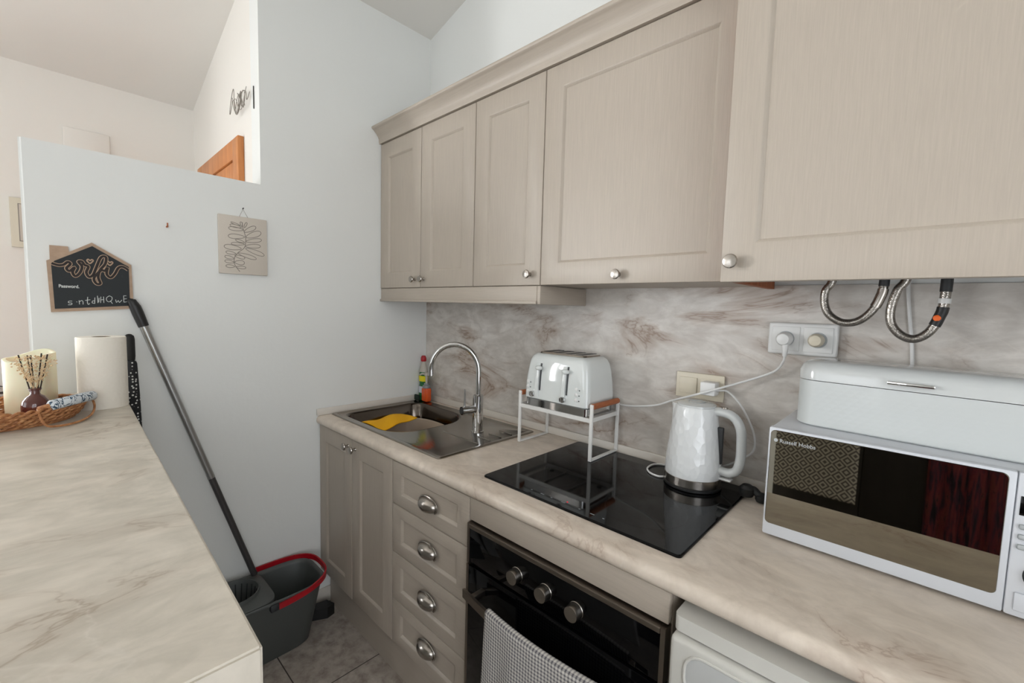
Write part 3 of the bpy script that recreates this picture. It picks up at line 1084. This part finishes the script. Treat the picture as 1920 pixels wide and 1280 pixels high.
ld = MB().lathe([(.0535, .2352), (.053, .240), (.045, .2435), (.02, .245), (.0005, .245)], (*kc, kz), 40).build('lid', 'enamel', kt)
MB().tube([(kc[0] + .022 * math.cos(a), kc[1] + .022 * math.sin(a), kz + .2452) for a in [2 * PI * i / 28 for i in range(28)]], .0012, 6, closed=True).build('lid_ring', 'ringgrey', ld)
hp = catmull([(kc[0] + .048, kc[1], 1.131), (kc[0] + .075, kc[1], 1.134), (kc[0] + .104, kc[1], 1.124), (kc[0] + .122, kc[1], 1.095), (kc[0] + .126, kc[1], 1.055), (kc[0] + .126, kc[1], 1.01), (kc[0] + .118, kc[1], .978), (kc[0] + .098, kc[1], .966), (kc[0] + .068, kc[1], .968)], 5)
hn = MB().tube(hp, .0125, 16, sx=1.15, up=(0, 1, 0)).build('handle', 'enamel', kt)
MB().lathe([(.009, 0), (.008, .003), (.0005, .0035)], (kc[0] + .078, kc[1], 1.1455), 16).build('lid_button', 'nickel', hn)
MB().box(kc[0] + .060, kc[1] - .007, .985, kc[0] + .079, kc[1] + .007, 1.090, .003).build('water_gauge', 'dark_grey', kt)
MB().box(kc[0] + .070, kc[1] - .012, .944, kc[0] + .108, kc[1] + .012, .950, .002).build('switch_lever', 'white', kt)

# ================================================================== CABLES, SOCKETS
sw = thing('switch_and_socket', 'cream double wall plate with rocker switch and charger, behind the kettle', 'wall plate', (1.465, -.008, 1.18))
MB().box(1.391, -.017, 1.140, 1.538, -.0079, 1.221, .003).build('plate', 'cream', sw)
rk_ = MB().box(1.404, -.021, 1.155, 1.458, -.0172, 1.206, .0015).build('rocker', 'cream', sw)
MB().box(1.470, -.0195, 1.155, 1.524, -.0172, 1.206, .001).build('socket_insert', 'cream', sw)
ch = thing('phone_charger', 'white cube plug in the cream socket above the kettle', 'plug', (1.502, -.04, 1.16))
MB().box(1.482, -.060, 1.163, 1.526, -.0197, 1.203, .004).build('plug_body', 'white', ch)
path = catmull([(1.52, -.052, 1.180), (1.535, -.045, 1.181), (1.555, -.034, 1.179), (1.589, -.030, 1.147), (1.62, -.030, 1.094), (1.634, -.03, 1.051), (1.631, -.034, 1.016), (1.60, -.028, .985), (1.56, -.026, .955), (1.52, -.024, .935), (1.45, -.030, .914), (1.385, -.036, .9105), (1.352, -.060, .9105), (1.352, -.108, .9105), (1.375, -.140, .9105), (1.405, -.150, .9105), (1.420, -.140, .9105)], 7)
MB().tube(path, .0028, 8).build('cord', 'white', ch)

s2 = thing('double_socket', 'white double wall socket to the left of the steel hoses', 'socket', (1.727, -.008, 1.345))
MB().box(1.648, -.028, 1.304, 1.806, -.0079, 1.390, .006, 3).build('box', 'white', s2)
for a in (1.691, 1.764):
    ri = MB().box(a - .032, -.0305, 1.314, a + .032, -.0283, 1.380, .001).build('socket_face', 'white', s2)
    MB().lathe([(.0205, 0), (.0205, .0006), (.019, .0007)], (a, -.0306, 1.347), 32, '-y').build('recess_ring', 'ringgrey', ri)
pg = thing('toaster_plug', 'white plug with angled cord in the left half of the white socket', 'plug', (1.691, -.05, 1.32))
mb = MB().lathe([(.0185, 0), (.019, .004), (.018, .026), (.014, .034), (.004, .037), (.0005, .0371)], (1.691, -.0316, 1.346), 28, '-y')
mb.tube([(1.694, -.052, 1.338), (1.697, -.055, 1.320), (1.696, -.054, 1.300)], [.010, .008, .005], 12)
mb.build('plug_body', 'white', pg)
path = catmull([(1.696, -.054, 1.300), (1.693, -.05, 1.285), (1.672, -.040, 1.255), (1.603, -.035, 1.219), (1.519, -.066, 1.182), (1.439, -.055, 1.147), (1.39, -.040, 1.126), (1.324, -.03, 1.097), (1.231, -.030, 1.080), (1.16, -.010, 1.078)], 8)
MB().tube(path, .0032, 8).build('cord', 'white', pg)
pg = thing('blanking_plug', 'round cream plug in the right half of the white socket', 'plug', (1.764, -.05, 1.33))
mb = MB().lathe([(.0175, 0), (.0178, .004), (.017, .024), (.013, .031), (.004, .033), (.0005, .0331)], (1.762, -.0316, 1.347), 28, '-y')
mb.build('plug_body', 'cream', pg)
o = tag(MB().tube(catmull([(1.926, -.013, 1.60), (1.928, -.012, 1.494), (1.937, -.0115, 1.407), (1.947, -.0115, 1.325), (1.952, -.0115, 1.20), (1.95, -.0115, .95)], 6), .0038, 10).build('wall_cable', 'white'), 'thin white cable running down the backsplash behind the bread box', 'cable')

mb = MB()
bp = catmull([(1.665, -.045, 1.00), (1.660, -.060, .95), (1.650, -.085, .925), (1.640, -.100, .920)], 6)
bk = thing('black_cord_plug', 'black plug and thick cord lying between hob and microwave', 'plug', (1.65, -.09, .9))
mb.lathe([(.003, 0), (.016, .004), (.019, .012), (.019, .026), (.012, .034), (.003, .036)], (1.640, -.100, .9068), 20)
mb.lathe([(.003, 0), (.012, .003), (.015, .010), (.014, .02), (.003, .028)], (1.676, -.098, .9003), 20)
mb.tube(catmull([(1.640, -.1, .925), (1.655, -.095, .93), (1.672, -.098, .920), (1.695, -.08, .912)], 6), .010, 12)
mb.build('plug_body', 'black_soft', bk)
o = tag(MB().lathe([(.032, 0), (.034, .01), (.034, .02), (.02, .026), (.002, .026)], (1.694, -.098, 1.052), 28, 'x').build('round_disc', 'black'), 'small round black disc behind the left side of the microwave', 'disc')
o.location.y += 0

# hoses
for nm, lab, pts, col in (
        ('flexible_hose', 'left braided steel hose looping below the right wall cabinet', [(1.80, -.12, 1.62), (1.797, -.12, 1.503), (1.784, -.12, 1.471), (1.785, -.12, 1.437), (1.797, -.12, 1.412), (1.822, -.12, 1.397), (1.85, -.12, 1.401), (1.873, -.12, 1.424), (1.886, -.12, 1.455), (1.891, -.12, 1.489), (1.891, -.12, 1.60)], 0),
        ('flexible_hose', 'right braided steel hose with a black label and orange dot', [(1.935, -.12, 1.62), (1.929, -.12, 1.505), (1.914, -.12, 1.471), (1.906, -.12, 1.429), (1.91, -.12, 1.396), (1.928, -.12, 1.373), (1.95, -.12, 1.367), (1.971, -.12, 1.383), (1.984, -.12, 1.414), (1.990, -.12, 1.454), (1.991, -.12, 1.60)], 1)):
    h = thing(nm, lab, 'hose', (pts[5][0], -.12, pts[5][2] - .01), group='braided hoses below the wall cabinet')
    P = catmull(pts, 8)
    MB().tube(P, .0088, 16).build('hose_tube', 'braid', h)
    if not col:
        MB().tube([q for q in P if q.x > 1.878 and q.z > 1.432 and q.z < 1.478], .0104, 16).build('ferrule', 'nickel', h)
        MB().tube([q for q in P if q.x > 1.878 and q.z >= 1.478], .0096, 16).build('sleeve', 'dark_grey', h)
    else:
        MB().tube([q for q in P if q.x > 1.972 and 1.395 < q.z < 1.440], .0100, 16).build('black_label', 'black', h)
        MB().tube([q for q in P if q.x > 1.972 and 1.440 <= q.z < 1.462], .0104, 16).build('white_label', 'white', h)
        MB().tube([q for q in P if q.x > 1.972 and q.z >= 1.462], .0098, 16).build('sleeve', 'dark_grey', h)
        MB().sph((1.981, -.1292, 1.413), .0065, (1, .25, 1)).build('orange_dot', 'orange_spot', h)

# ================================================================== MICROWAVE
mx0, mx1, my0, my1, mz0, mz1 = 1.7243, 2.190, -.2905, -.022, .9115, 1.158
mw = thing('microwave', 'white microwave with mirrored dark door, under the bread box', 'microwave', (1.955, -.155, .9003))
MB().box(mx0 + .002, my0 + .018, mz0, mx1 - .002, my1, mz1 - .001, .004).build('case', 'mw_white', mw)
xd = 2.098
fp = MB().box(mx0, my0, mz0 - .004, xd - .0005, my0 + .0175, mz1, .004, 2).build('door', 'mw_white', mw)
mb = MB().rings([[(x, my0 - .0002, z) for x, z in rrect(mx0 + .0045, mz0 + .024, xd - .010, mz1 - .006, .009, 6)],
                 [(x, my0 - .0014, z) for x, z in rrect(mx0 + .0055, mz0 + .025, xd - .011, mz1 - .007, .009, 6)]])
gl = mb.build('door_glass', 'mirror_black', fp, ang=20)
mb = MB()
text_into(mb, 'Russell Hobbs', .0118, lambda u, v, h: (1.7465 + u, my0 - .0016 - h, 1.1260 + v), .0001)
mb.lathe([(.0040, 0), (.0040, .0006), (.0002, .0007)], (1.7395, my0 - .0014, 1.130), 20, '-y')
mb.build('lettering', 'ringgrey', gl, smooth=False)
cp = MB().box(xd, my0, mz0 - .004, mx1, my0 + .0175, mz1, .004, 2).build('control_panel', 'mw_white', mw)
MB().box(xd + .005, my0 - .0012, 1.085, mx1 - .010, my0 - .0001, 1.118, .0005).build('display', 'glass_black', cp)
for i in range(3):
    z = 1.066 - .0175 * i
    for j in range(2):
        x = xd + .006 + j * .040
        MB().box(x, my0 - .0035, z - .0045, x + .030, my0 - .0001, z + .0045, .003, 3).build('button', 'ringgrey', cp)
dl = MB().lathe([(.021, 0), (.020, .014), (.017, .018), (.0005, .0185)], (xd + .043, my0 - .0001, .985), 32, '-y').build('dial', 'nickel', cp)
MB().tube([(xd + .043 + .0255 * math.cos(a), my0 - .0004, .985 + .0255 * math.sin(a)) for a in [PI * .1 + PI * 1.1 * i / 20 for i in range(21)]], .0012, 6).build('dial_scale', 'dark_grey', cp)
MB().box(xd + .010, my0 - .003, mz0 + .008, mx1 - .008, my0 - .0001, mz0 + .040, .002).build('open_button', 'mw_white', cp)
for a in (mx0 + .04, mx1 - .04):
    for b in (my0 + .04, my1 - .04):
        MB().cyl((a, b, .9003), (a, b, mz0 + .001), .012).build('foot', 'black', mw)

# ================================================================== BREAD BOX
bb = thing('bread_box', 'white enamel bread box with small chrome handle on top of the microwave', 'bread box', (1.752, -.205, mz1 + .0002), -.055)
bw, bd_, bh = .42, .155, .150


def bring(d, z, r=.045):
    return at_z(rrect(d, d, bw - d, bd_ - d, max(.012, r - d * .5), 8), z)


MB().rings([bring(.003, 0), bring(0, .003), bring(0, .104)]).build('box_body', 'emboss', bb, local=True)
lid = MB().rings([bring(-.0008, .1055), bring(-.0008, .108), bring(-.0005, .126), bring(.004, .138), bring(.012, .146), bring(.024, .150)]).build('lid', 'enamel', bb, local=True, ang=50)
mb = MB()
hx = .165
mb.box(hx, -.016, .1165, hx + .072, -.011, .1235, .002)
mb.box(hx + .001, -.0115, .117, hx + .007, .002, .123); mb.box(hx + .065, -.0115, .117, hx + .071, .002, .123)
mb.build('handle', 'chrome', lid, local=True)

# ================================================================== BAR ITEMS
# wicker tray
wt = thing('wicker_tray', 'oval woven wicker tray at the end of the breakfast bar', 'tray', (.37, -1.49, 1.1003))
tc = (.370, -1.522)
mb = MB()
mb.rings([at_z(superell(*tc, .09, .12, 2.2, 40), 1.1003), at_z(superell(*tc, .108, .145, 2.2, 40), 1.1003), at_z(superell(*tc, .108, .145, 2.2, 40), 1.1065), at_z(superell(*tc, .02, .02, 2.2, 40), 1.1065)])
mb.build('tray_base', 'wicker', wt)
mb = MB()
for L, (a, b, z, r) in enumerate(((.108, .146, 1.107, .0065), (.116, .154, 1.114, .0065), (.122, .160, 1.122, .0065), (.127, .165, 1.131, .006), (.130, .168, 1.138, .007))):
    for ph in (0, PI):
        pts = []
        n = 240
        for i in range(n):
            t = 2 * PI * i / n
            w = 26 * t + ph + L * 1.3
            q = r * .60
            pts.append((tc[0] + (a + q * math.cos(w)) * math.cos(t), tc[1] + (b + q * math.cos(w)) * math.sin(t), z + q * math.sin(w)))
        mb.tube(pts, r * .50, 6, closed=True)
mb.build('woven_wall', 'wicker', wt)
hp = []
for i in range(29):
    a = -PI * .16 + PI * 1.32 * i / 28
    hp.append((tc[0] + .085 + .062 * math.cos(a) - .028 * math.sin(a), tc[1] + .115 + .056 * math.sin(a), 1.1435 - .028 * math.cos(a)))
hp = [Vector((q.x, q.y - .026, q.z - .004)) for q in (Vector((.462, -1.408, 1.146)), Vector((.470, -1.392, 1.152)), Vector((.452, -1.360, 1.156)), Vector((.415, -1.330, 1.156)), Vector((.375, -1.313, 1.152)), Vector((.352, -1.315, 1.146)))]
h0 = MB().tube(catmull(hp, 6), .006, 10).build('handle', 'wicker', wt)
MB().tube(catmull(hp[1:5], 6), [.009] + [.0125] * 17 + [.009], 14).build('fabric_grip', 'grip', h0)
lo = catmull([(.462, -1.436, 1.142), (.505, -1.431, 1.126), (.514, -1.418, 1.108), (.490, -1.376, 1.1045), (.435, -1.346, 1.108), (.385, -1.336, 1.122), (.352, -1.341, 1.142)], 6)
MB().tube(lo, .0026, 8).build('handle_loop', 'wicker', wt)

# candle
cc = (.288, -1.449)
cd = thing('pillar_candle', 'thick cream pillar candle with slanted top, on the wicker tray', 'candle', (*cc, 1.1068))
R = []
mb = MB()
for r, h in ((.045, 0), (.048, .003), (.048, 1), (.0465, 1.006), (.0405, 1.002), (.037, .93), (.02, .90), (.002, .90)):
    ring = []
    for i in range(48):
        a = 2 * PI * i / 48
        x, y = r * math.cos(a), r * math.sin(a)
        if h < .1:
            z = h
        else:
            z = .146 * h + .010 * (y / .048) - .006 * (x / .048) + .003 * math.sin(3 * a)
        ring.append((cc[0] + x, cc[1] + y, 1.1068 + z))
    R.append(ring)
mb.rings(R)
mb.build('wax', 'candle', cd, ang=60)
MB().tube([(cc[0], cc[1], 1.236), (cc[0] + .001, cc[1], 1.250)], .0012, 6).build('wick', 'black', cd)

# diffuser
dc_ = (.408, -1.440)
df = thing('reed_diffuser', 'brown glass reed diffuser bottle with dried flowers, on the wicker tray', 'diffuser', (*dc_, 1.1068))
MB().lathe([(.021, 0), (.0245, .004), (.0255, .02), (.0253, .036), (.0225, .048), (.0160, .058), (.0100, .062), (.0085, .065), (.0085, .073), (.0115, .074), (.0115, .078), (.0085, .0785), (.0080, .070), (.002, .065)], (*dc_, 1.1068), 36).build('bottle', 'brown', df, ang=50)
random.seed(4)
for (ax, ay) in ((-.010, -.024), (-.012, -.004), (-.004, .014), (-.012, .024), (-.020, -.010)):
    MB().cyl((dc_[0] - ax * .15, dc_[1] - ay * .15, 1.115), (dc_[0] + ax, dc_[1] + ay, 1.272 + random.uniform(-.01, .006)), .0014, .0014, 8).build('reed', 'reed', df)
mb = MB()
for i in range(330):
    a = random.uniform(0, 2 * PI); q = math.sqrt(random.random())
    z = random.uniform(0, 1)
    rr_ = .006 + .030 * (1 - abs(z - .72) * 1.15)
    mb.sph((dc_[0] + q * rr_ * math.cos(a) - .002, dc_[1] + q * rr_ * 1.15 * math.sin(a) + .002, 1.200 + .063 * z), random.uniform(.0011, .0024), (1, 1, .8), 6, 4)
for i in range(14):
    a = random.uniform(0, 2 * PI)
    mb.tube([(dc_[0], dc_[1], 1.175), (dc_[0] + .010 * math.cos(a), dc_[1] + .010 * math.sin(a), 1.205), (dc_[0] + .026 * math.cos(a), dc_[1] + .026 * math.sin(a), 1.245)], .0006, 5)
fl = mb.build('dried_flowers', 'dried', df); fl['kind'] = 'stuff'

# kitchen roll
kr = thing('kitchen_roll', 'white kitchen paper roll standing on the bar against the low wall', 'paper roll', (.290, -1.3120, 1.1003))
MB().lathe([(.0205, 0), (.0525, 0), (.0530, .003), (.0530, .195), (.0520, .198), (.0205, .198)], (.290, -1.3120, 1.1003), 64, cap0=False, cap1=False).build('paper', 'paper', kr, ang=50)
MB().lathe([(.0200, .001), (.0200, .1975), (.0180, .1975), (.0180, .001)], (.290, -1.3120, 1.1003), 32, cap0=False, cap1=False).build('card_tube', 'tube', kr)

# dotted umbrella in the gap
um = thing('umbrella', 'black umbrella with white dots standing between bar and low wall', 'umbrella', (.052, -1.222, 0))
MB().lathe([(.008, 1.200), (.0135, 1.203), (.0145, 1.215), (.0145, 1.270), (.0125, 1.282), (.006, 1.288), (.0005, 1.289)], (.050, -1.231, 0), 20).build('handle', 'black_soft', um)
MB().lathe([(.004, .08), (.012, .12), (.022, .5), (.0225, .9), (.0185, 1.08), (.0145, 1.19), (.010, 1.203)], (.050, -1.2275, 0), 24).build('canopy', 'dots', um)
MB().cyl((.050, -1.2275, 0), (.050, -1.2275, .082), .004).build('tip', 'black', um)

# ================================================================== MOP, BUCKET, BOX
bk = thing('mop_bucket', 'dark grey mop bucket with wringer and red handle on the floor', 'bucket', (.14, -.87, 0))
rr = []
for a, b, z, cx in ((.070, .160, 0.0005, .126), (.074, .165, .006, .126), (.118, .203, .270, .144), (.124, .209, .272, .145), (.126, .211, .280, .145), (.122, .207, .284, .145), (.115, .200, .279, .145), (.110, .196, .268, .144), (.068, .156, .012, .126), (.02, .05, .010, .126)):
    rr.append(at_z(superell(cx, -.868, a, b, 4.2, 64), z))
MB().rings(rr).build('tub', 'grey_plastic', bk, ang=60)
wc = (.138, -.968)
n = 64
out = superell(.145, -.962, .119, .109, 5, n)


def circ(r, z):
    return [(wc[0] + r * math.cos(2 * PI * i / n), wc[1] + r * math.sin(2 * PI * i / n), z) for i in range(n)]


mb = MB().rings([at_z(out, .276), at_z(out, .286), at_z(superell(.145, -.962, .112, .103, 5, n), .290), circ(.086, .296), circ(.083, .306), circ(.079, .306), circ(.076, .296), circ(.062, .19), circ(.05, .17), circ(.004, .17)], False, True)
wr = mb.build('wringer', 'grey_plastic', bk, ang=40)
mb = MB()
for i in range(22):
    a = 2 * PI * i / 22
    mb.tube([(wc[0] + r * math.cos(a), wc[1] + r * math.sin(a), z) for r, z in ((.0745, .292), (.0610, .195))], .0022, 6)
mb.build('wringer_ribs', 'dark_grey', wr)
hpts = []
for i in range(41):
    t = -PI / 2 + PI * i / 40
    c_, s_ = math.cos(t), math.sin(t)
    x = .143 + .131 * math.copysign(abs(s_) ** (2 / 3.2), -s_)
    y = -.860 + .218 * abs(c_) ** (2 / 2.8)
    hpts.append((x, y, .262 + .026 * (i / 40) + .012 * math.sin(PI * i / 40)))
MB().ribbon(hpts, .022, .006).build('handle', 'red', bk)
MB().box(.248, -.885, .250, .278, -.855, .276, .003).build('pivot', 'dark_grey', bk)

mp = thing('mop', 'grey metal mop pole leaning on the end wall from the bucket', 'mop', (.05, -.875, .28))
A = Vector((.046, -.873, .291)); B = Vector((.0175, -1.215, 1.396))
dv = (B - A).normalized(); L = (B - A).length
MB().cyl(A + dv * (L * .40), A + dv * (L - .085), .0125, .0125, 24).build('upper_pole', 'pole', mp)
MB().cyl(A + dv * .002, A + dv * (L * .42), .0115, .0115, 24).build('lower_pole', plain('shaded_pole_metal', '4E4C4C', .4, .5), mp)  # shade on the lower half of the pole put into its colour
mb = MB().tube([A + dv * (L - .088), A + dv * (L - .04), A + dv * (L - .02), A + dv * (L - .004) + Vector((0, -.004, .004)), A + dv * L + Vector((.001, -.012, .006))], [.0150, .0165, .0160, .013, .006], 16)
mb.build('grip', 'black', mp)
o = tag(MB().prism([(.050, -.655), (.088, -.665), (.118, -.605), (.108, -.570), (.062, -.585)], 'z', .0004, .050).build('plastic_box', 'black', smooth=False), 'small black plastic box on the floor beside the plinth', 'box')

# ================================================================== WALL DECORATION (kitchen end wall)


def sgn(px, py, x=.0):
    return (x, 1.8418818697e-4 * px - 8.19205e-6 * py - 1.44216482, 1.22157e-5 * px - 2.52939e-4 * py + 1.61424111)


sg = thing('wifi_sign', 'house-shaped black chalkboard wifi sign with wooden edge, on the low wall', 'sign', (.001, -1.31, 1.36))
outer = [(735, 165), (1258, 440), (1295, 1020), (240, 1025), (190, 400), (230, 385), (225, 215), (445, 225), (455, 292)]
MB().prism([sgn(*p)[1:] for p in outer], 'x', .0006, .0085).build('wooden_back', 'mdf', sg, smooth=False)
inner = [(740, 210), (1222, 465), (1240, 980), (285, 985), (245, 445), (285, 402)]
MB().prism([sgn(*p)[1:] for p in inner], 'x', .0086, .0105).build('chalk_panel', 'board', sg, smooth=False)
scr = [[(250, 432), (330, 455), (390, 448), (440, 415), (470, 440), (425, 490), (460, 525), (520, 480), (497, 540), (530, 588), (585, 548), (612, 470), (570, 410), (610, 405), (640, 450)],
       [(640, 450), (690, 470), (665, 540), (700, 598), (750, 570), (790, 480), (850, 350), (915, 345), (905, 430), (840, 510), (815, 600), (842, 680), (790, 680), (762, 610), (850, 515), (900, 520), (935, 480), (925, 560), (975, 605), (1030, 560), (1080, 480), (1140, 465), (1215, 505)],
       [(712, 432), (675, 395), (690, 375), (714, 392), (735, 378), (752, 395), (712, 432)],
       [(968, 452), (928, 415), (945, 395), (968, 412), (990, 400), (1005, 418), (968, 452)]]
mb = MB(); mb2 = MB()
for i, p in enumerate(scr):
    q = catmull([sgn(a, b, .0112) for a, b in p], 6)
    mb.tube(q, .0052 if i < 2 else .0018, 8, sx=.16, up=(1, 0, 0))
    if i < 2:
        mb2.tube([(v_.x + .0006, v_.y, v_.z) for v_ in q], .0034, 8, sx=.16, up=(1, 0, 0))
mb.build('script_outline', 'mdf', sg)
mb2.build('script_fill', plain('script_dark', '241C1A', .7), sg)
mb = MB()
x_, y_, z_ = sgn(330, 725)
text_into(mb, 'Password.', .0135, lambda u, v, h: (.0107 + h, y_ + u * .83, z_ + v), .0004)
mb.build('printed_word', 'chalk', sg, smooth=False)
st = [[(490, 897), (450, 898), (448, 916), (485, 922), (482, 940), (440, 942)], [(545, 905), (548, 912)], [(575, 890), (580, 940)], [(580, 908), (605, 893), (622, 905), (624, 942)], [(682, 850), (678, 920), (692, 946), (705, 930)], [(650, 893), (715, 885)],
      [(772, 860), (770, 938)], [(770, 905), (745, 902), (738, 925), (768, 934)], [(805, 838), (812, 930)], [(826, 865), (822, 920)], [(850, 850), (846, 930)], [(884, 850), (888, 930)], [(846, 892), (886, 887)],
      [(960, 842), (925, 865), (925, 900), (955, 920), (990, 900), (995, 862), (960, 842)], [(972, 905), (1002, 945)], [(1045, 893), (1055, 930), (1080, 905), (1095, 932), (1128, 900)], [(1152, 845), (1156, 930)], [(1190, 846), (1150, 845)], [(1195, 885), (1152, 888)], [(1206, 924), (1156, 930)]]
mb = MB()
for p in st:
    mb.tube(catmull([sgn(a, b, .0108) for a, b in p], 4), .00095, 6, sx=.3, up=(1, 0, 0))
mb.build('chalk_writing', 'chalk', sg)

# canvas with leaf drawing


def pic(px, py, x):
    return (x, 2.4483989e-4 * px - 5.474e-6 * py - 1.01425814, 2.93e-5 * px * .2 - 2.6356e-4 * py + 1.7945)


pc = thing('leaf_picture', 'small cream canvas with a line drawing of leaves, hung by string', 'picture', (.001, -.88, 1.50))
c4 = [pic(*q, 0)[1:] for q in ((215, 240), (897, 250), (915, 1095), (232, 1080))]
py0, py1 = -.962, -.796
MB().box(.0008, py0, 1.511, .0165, py1, 1.732, .002).build('canvas', 'canvas', pc)
stem = [(545, 330), (545, 390), (565, 450), (590, 540), (590, 620), (570, 700), (480, 780), (435, 860), (440, 950), (510, 1050)]
lv = [((555, 440), (355, 430), 34), ((530, 405), (372, 385), 26), ((515, 380), (385, 345), 14), ((575, 540), (350, 545), 42), ((575, 620), (450, 590), 22), ((575, 645), (390, 650), 24), ((530, 715), (295, 695), 44), ((455, 795), (320, 775), 26), ((430, 865), (305, 840), 28), ((430, 920), (305, 905), 26), ((440, 980), (320, 975), 26),
      ((570, 465), (735, 375), 40), ((595, 540), (810, 450), 52), ((595, 602), (820, 560), 36), ((585, 672), (805, 655), 36), ((590, 705), (860, 790), 40), ((485, 782), (745, 850), 34), ((440, 820), (580, 850), 28), ((440, 915), (575, 920), 40), ((455, 985), (595, 990), 24), ((545, 395), (520, 325), 18), ((570, 405), (605, 325), 18)]
mb = MB()
mb.tube(catmull([pic(a, b, .0168) for a, b in stem], 5), .0014, 6, sx=.3, up=(1, 0, 0))
for (bx, by), (tx, ty), w in lv:
    L_ = math.hypot(tx - bx, ty - by); ux, uy = (tx - bx) / L_, (ty - by) / L_
    pts = []
    for i in range(20):
        a = 2 * PI * i / 20
        al = L_ * (1 - math.cos(a)) / 2; ac = w * math.sin(a) * (.55 + .45 * (1 - math.cos(a)) / 2)
        pts.append(pic(bx + ux * al - uy * ac, by + uy * al + ux * ac, .0168))
    mb.tube(pts, .0012, 5, closed=True, sx=.3, up=(1, 0, 0))
mb.build('leaf_drawing', 'draw', pc)
MB().tube([(.010, -.891, 1.732), (.004, -.8765, 1.764), (.010, -.862, 1.732)], .0008, 6).build('string', 'draw', pc)
o = tag(MB().cyl((0, -.8765, 1.7655), (.010, -.8765, 1.7665), .0018, .0022, 10).build('nail', 'dark_grey'), 'tiny nail holding the string of the leaf picture', 'nail')
mb = MB().cyl((0, -1.114, 1.661), (.012, -1.114, 1.661), .003, .003, 12); mb.tube([(.012, -1.114, 1.661), (.016, -1.114, 1.664), (.016, -1.114, 1.673)], .0022, 8)
o = tag(mb.build('wall_hook', 'bamboo'), 'lone small brown hook screwed into the low wall above the sign', 'hook')

# ornament on the hall wall
on = thing('wire_wall_ornament', 'small dark wire ornament on the bright hall wall above the orange door', 'ornament', (-.16, -.815, 2.18))
mb = MB()
pts = []
for i in range(120):
    t = i / 119
    pts.append((-.275 + .19 * t + .016 * math.sin(t * 38), -.822 - .012 * (1 + math.sin(t * 11)), 2.245 + (.030 + .02 * math.sin(t * 6)) * math.cos(t * 30)))
mb.tube(pts, .0013, 6)
pts = [(-.27 + .17 * i / 60 + .02 * math.cos(i * .9), -.830, 2.235 + .035 * math.sin(i * .7)) for i in range(61)]
mb.tube(pts, .0012, 5)
mb.build('wire_curls', 'draw', on)
MB().box(-.062, -.815, 2.180, -.058, -.8115, 2.268, .001).build('black_bar', 'black', on)

# framed print on far wall
fp = thing('framed_print', 'beige framed print on the far wall, half hidden by the low wall', 'picture', (XF, -1.41, 1.62))
MB().box(XF + .0006, -1.521, 1.628, XF + .016, -1.30, 1.853, .002).build('frame', 'cream', fp)
MB().box(XF + .0162, -1.495, 1.655, XF + .0175, -1.326, 1.828, 0).build('print_border', 'draw', fp, smooth=False)
MB().box(XF + .0177, -1.492, 1.658, XF + .0185, -1.329, 1.825, 0).build('print', 'canvas', fp, smooth=False)

# living-room sofa seen past the bar
sf = thing('sofa', 'pale sofa against the far wall behind the bar', 'sofa', (-.65, -2.1, 0))
MB().box(XF + .02, -2.7, .10, -.22, -1.56, .44, .03, 3).build('seat', 'sofa', sf)
MB().box(XF + .02, -2.7, .445, XF + .20, -1.56, .90, .04, 3).build('backrest', 'sofa', sf)
MB().box(XF + .205, -2.7, .445, -.22, -2.56, .62, .03, 3).build('armrest', 'sofa', sf)
for a in (XF + .08, -.28):
    for b in (-2.64, -1.62):
        MB().cyl((a, b, 0), (a, b, .1), .02).build('leg', 'black', sf)
o = tag(MB().box(XF + .02, -1.83, .9005, XF + .14, -1.562, .99, .02, 3).build('cushion', 'stripe'), 'black and white striped cushion on top of the sofa back', 'cushion')

# ================================================================== BEHIND THE CAMERA (seen in the microwave door)
sb = thing('sideboard', 'dark wooden sideboard standing behind the camera, mirrored in the microwave door', 'sideboard', (1.95, -2.15, 0))
MB().box(1.30, -2.40, .06, 2.75, -1.9555, .78, .002).build('body', 'dark_wood', sb)
for i in range(3):
    x = 1.31 + .478 * i
    MB().box(x, -1.9550, .08, x + .472, -1.9495, .765, .001).build('door', 'dark_wood', sb)
MB().box(1.33, -2.38, 0, 2.72, -1.98, .0595).build('plinth_base', 'black', sb, smooth=False)


def run(u, v):
    x = 1.37 + .40 * u
    s_ = v * .78
    if s_ < .40:
        return (x, -2.35 + s_, .7835)
    return (x, -1.9465, .7835 - (s_ - .40) * .85)


o = tag(MB().grid(run, 10, 40).build('table_runner', 'diamond', solid=.002), 'grey diamond-patterned runner over the sideboard, mirrored in the microwave door', 'runner')


def thr(u, v):
    x = 2.02 + .42 * u
    s_ = v * 1.02
    if s_ < .36:
        return (x, -2.31 + s_, .7835)
    return (x, -1.941 + .004 * math.sin(u * 40), .7835 - (s_ - .36))


o = tag(MB().grid(thr, 40, 40).build('woven_throw', 'throw', solid=.003), 'red and black woven throw over the sideboard, mirrored in the microwave door', 'throw')
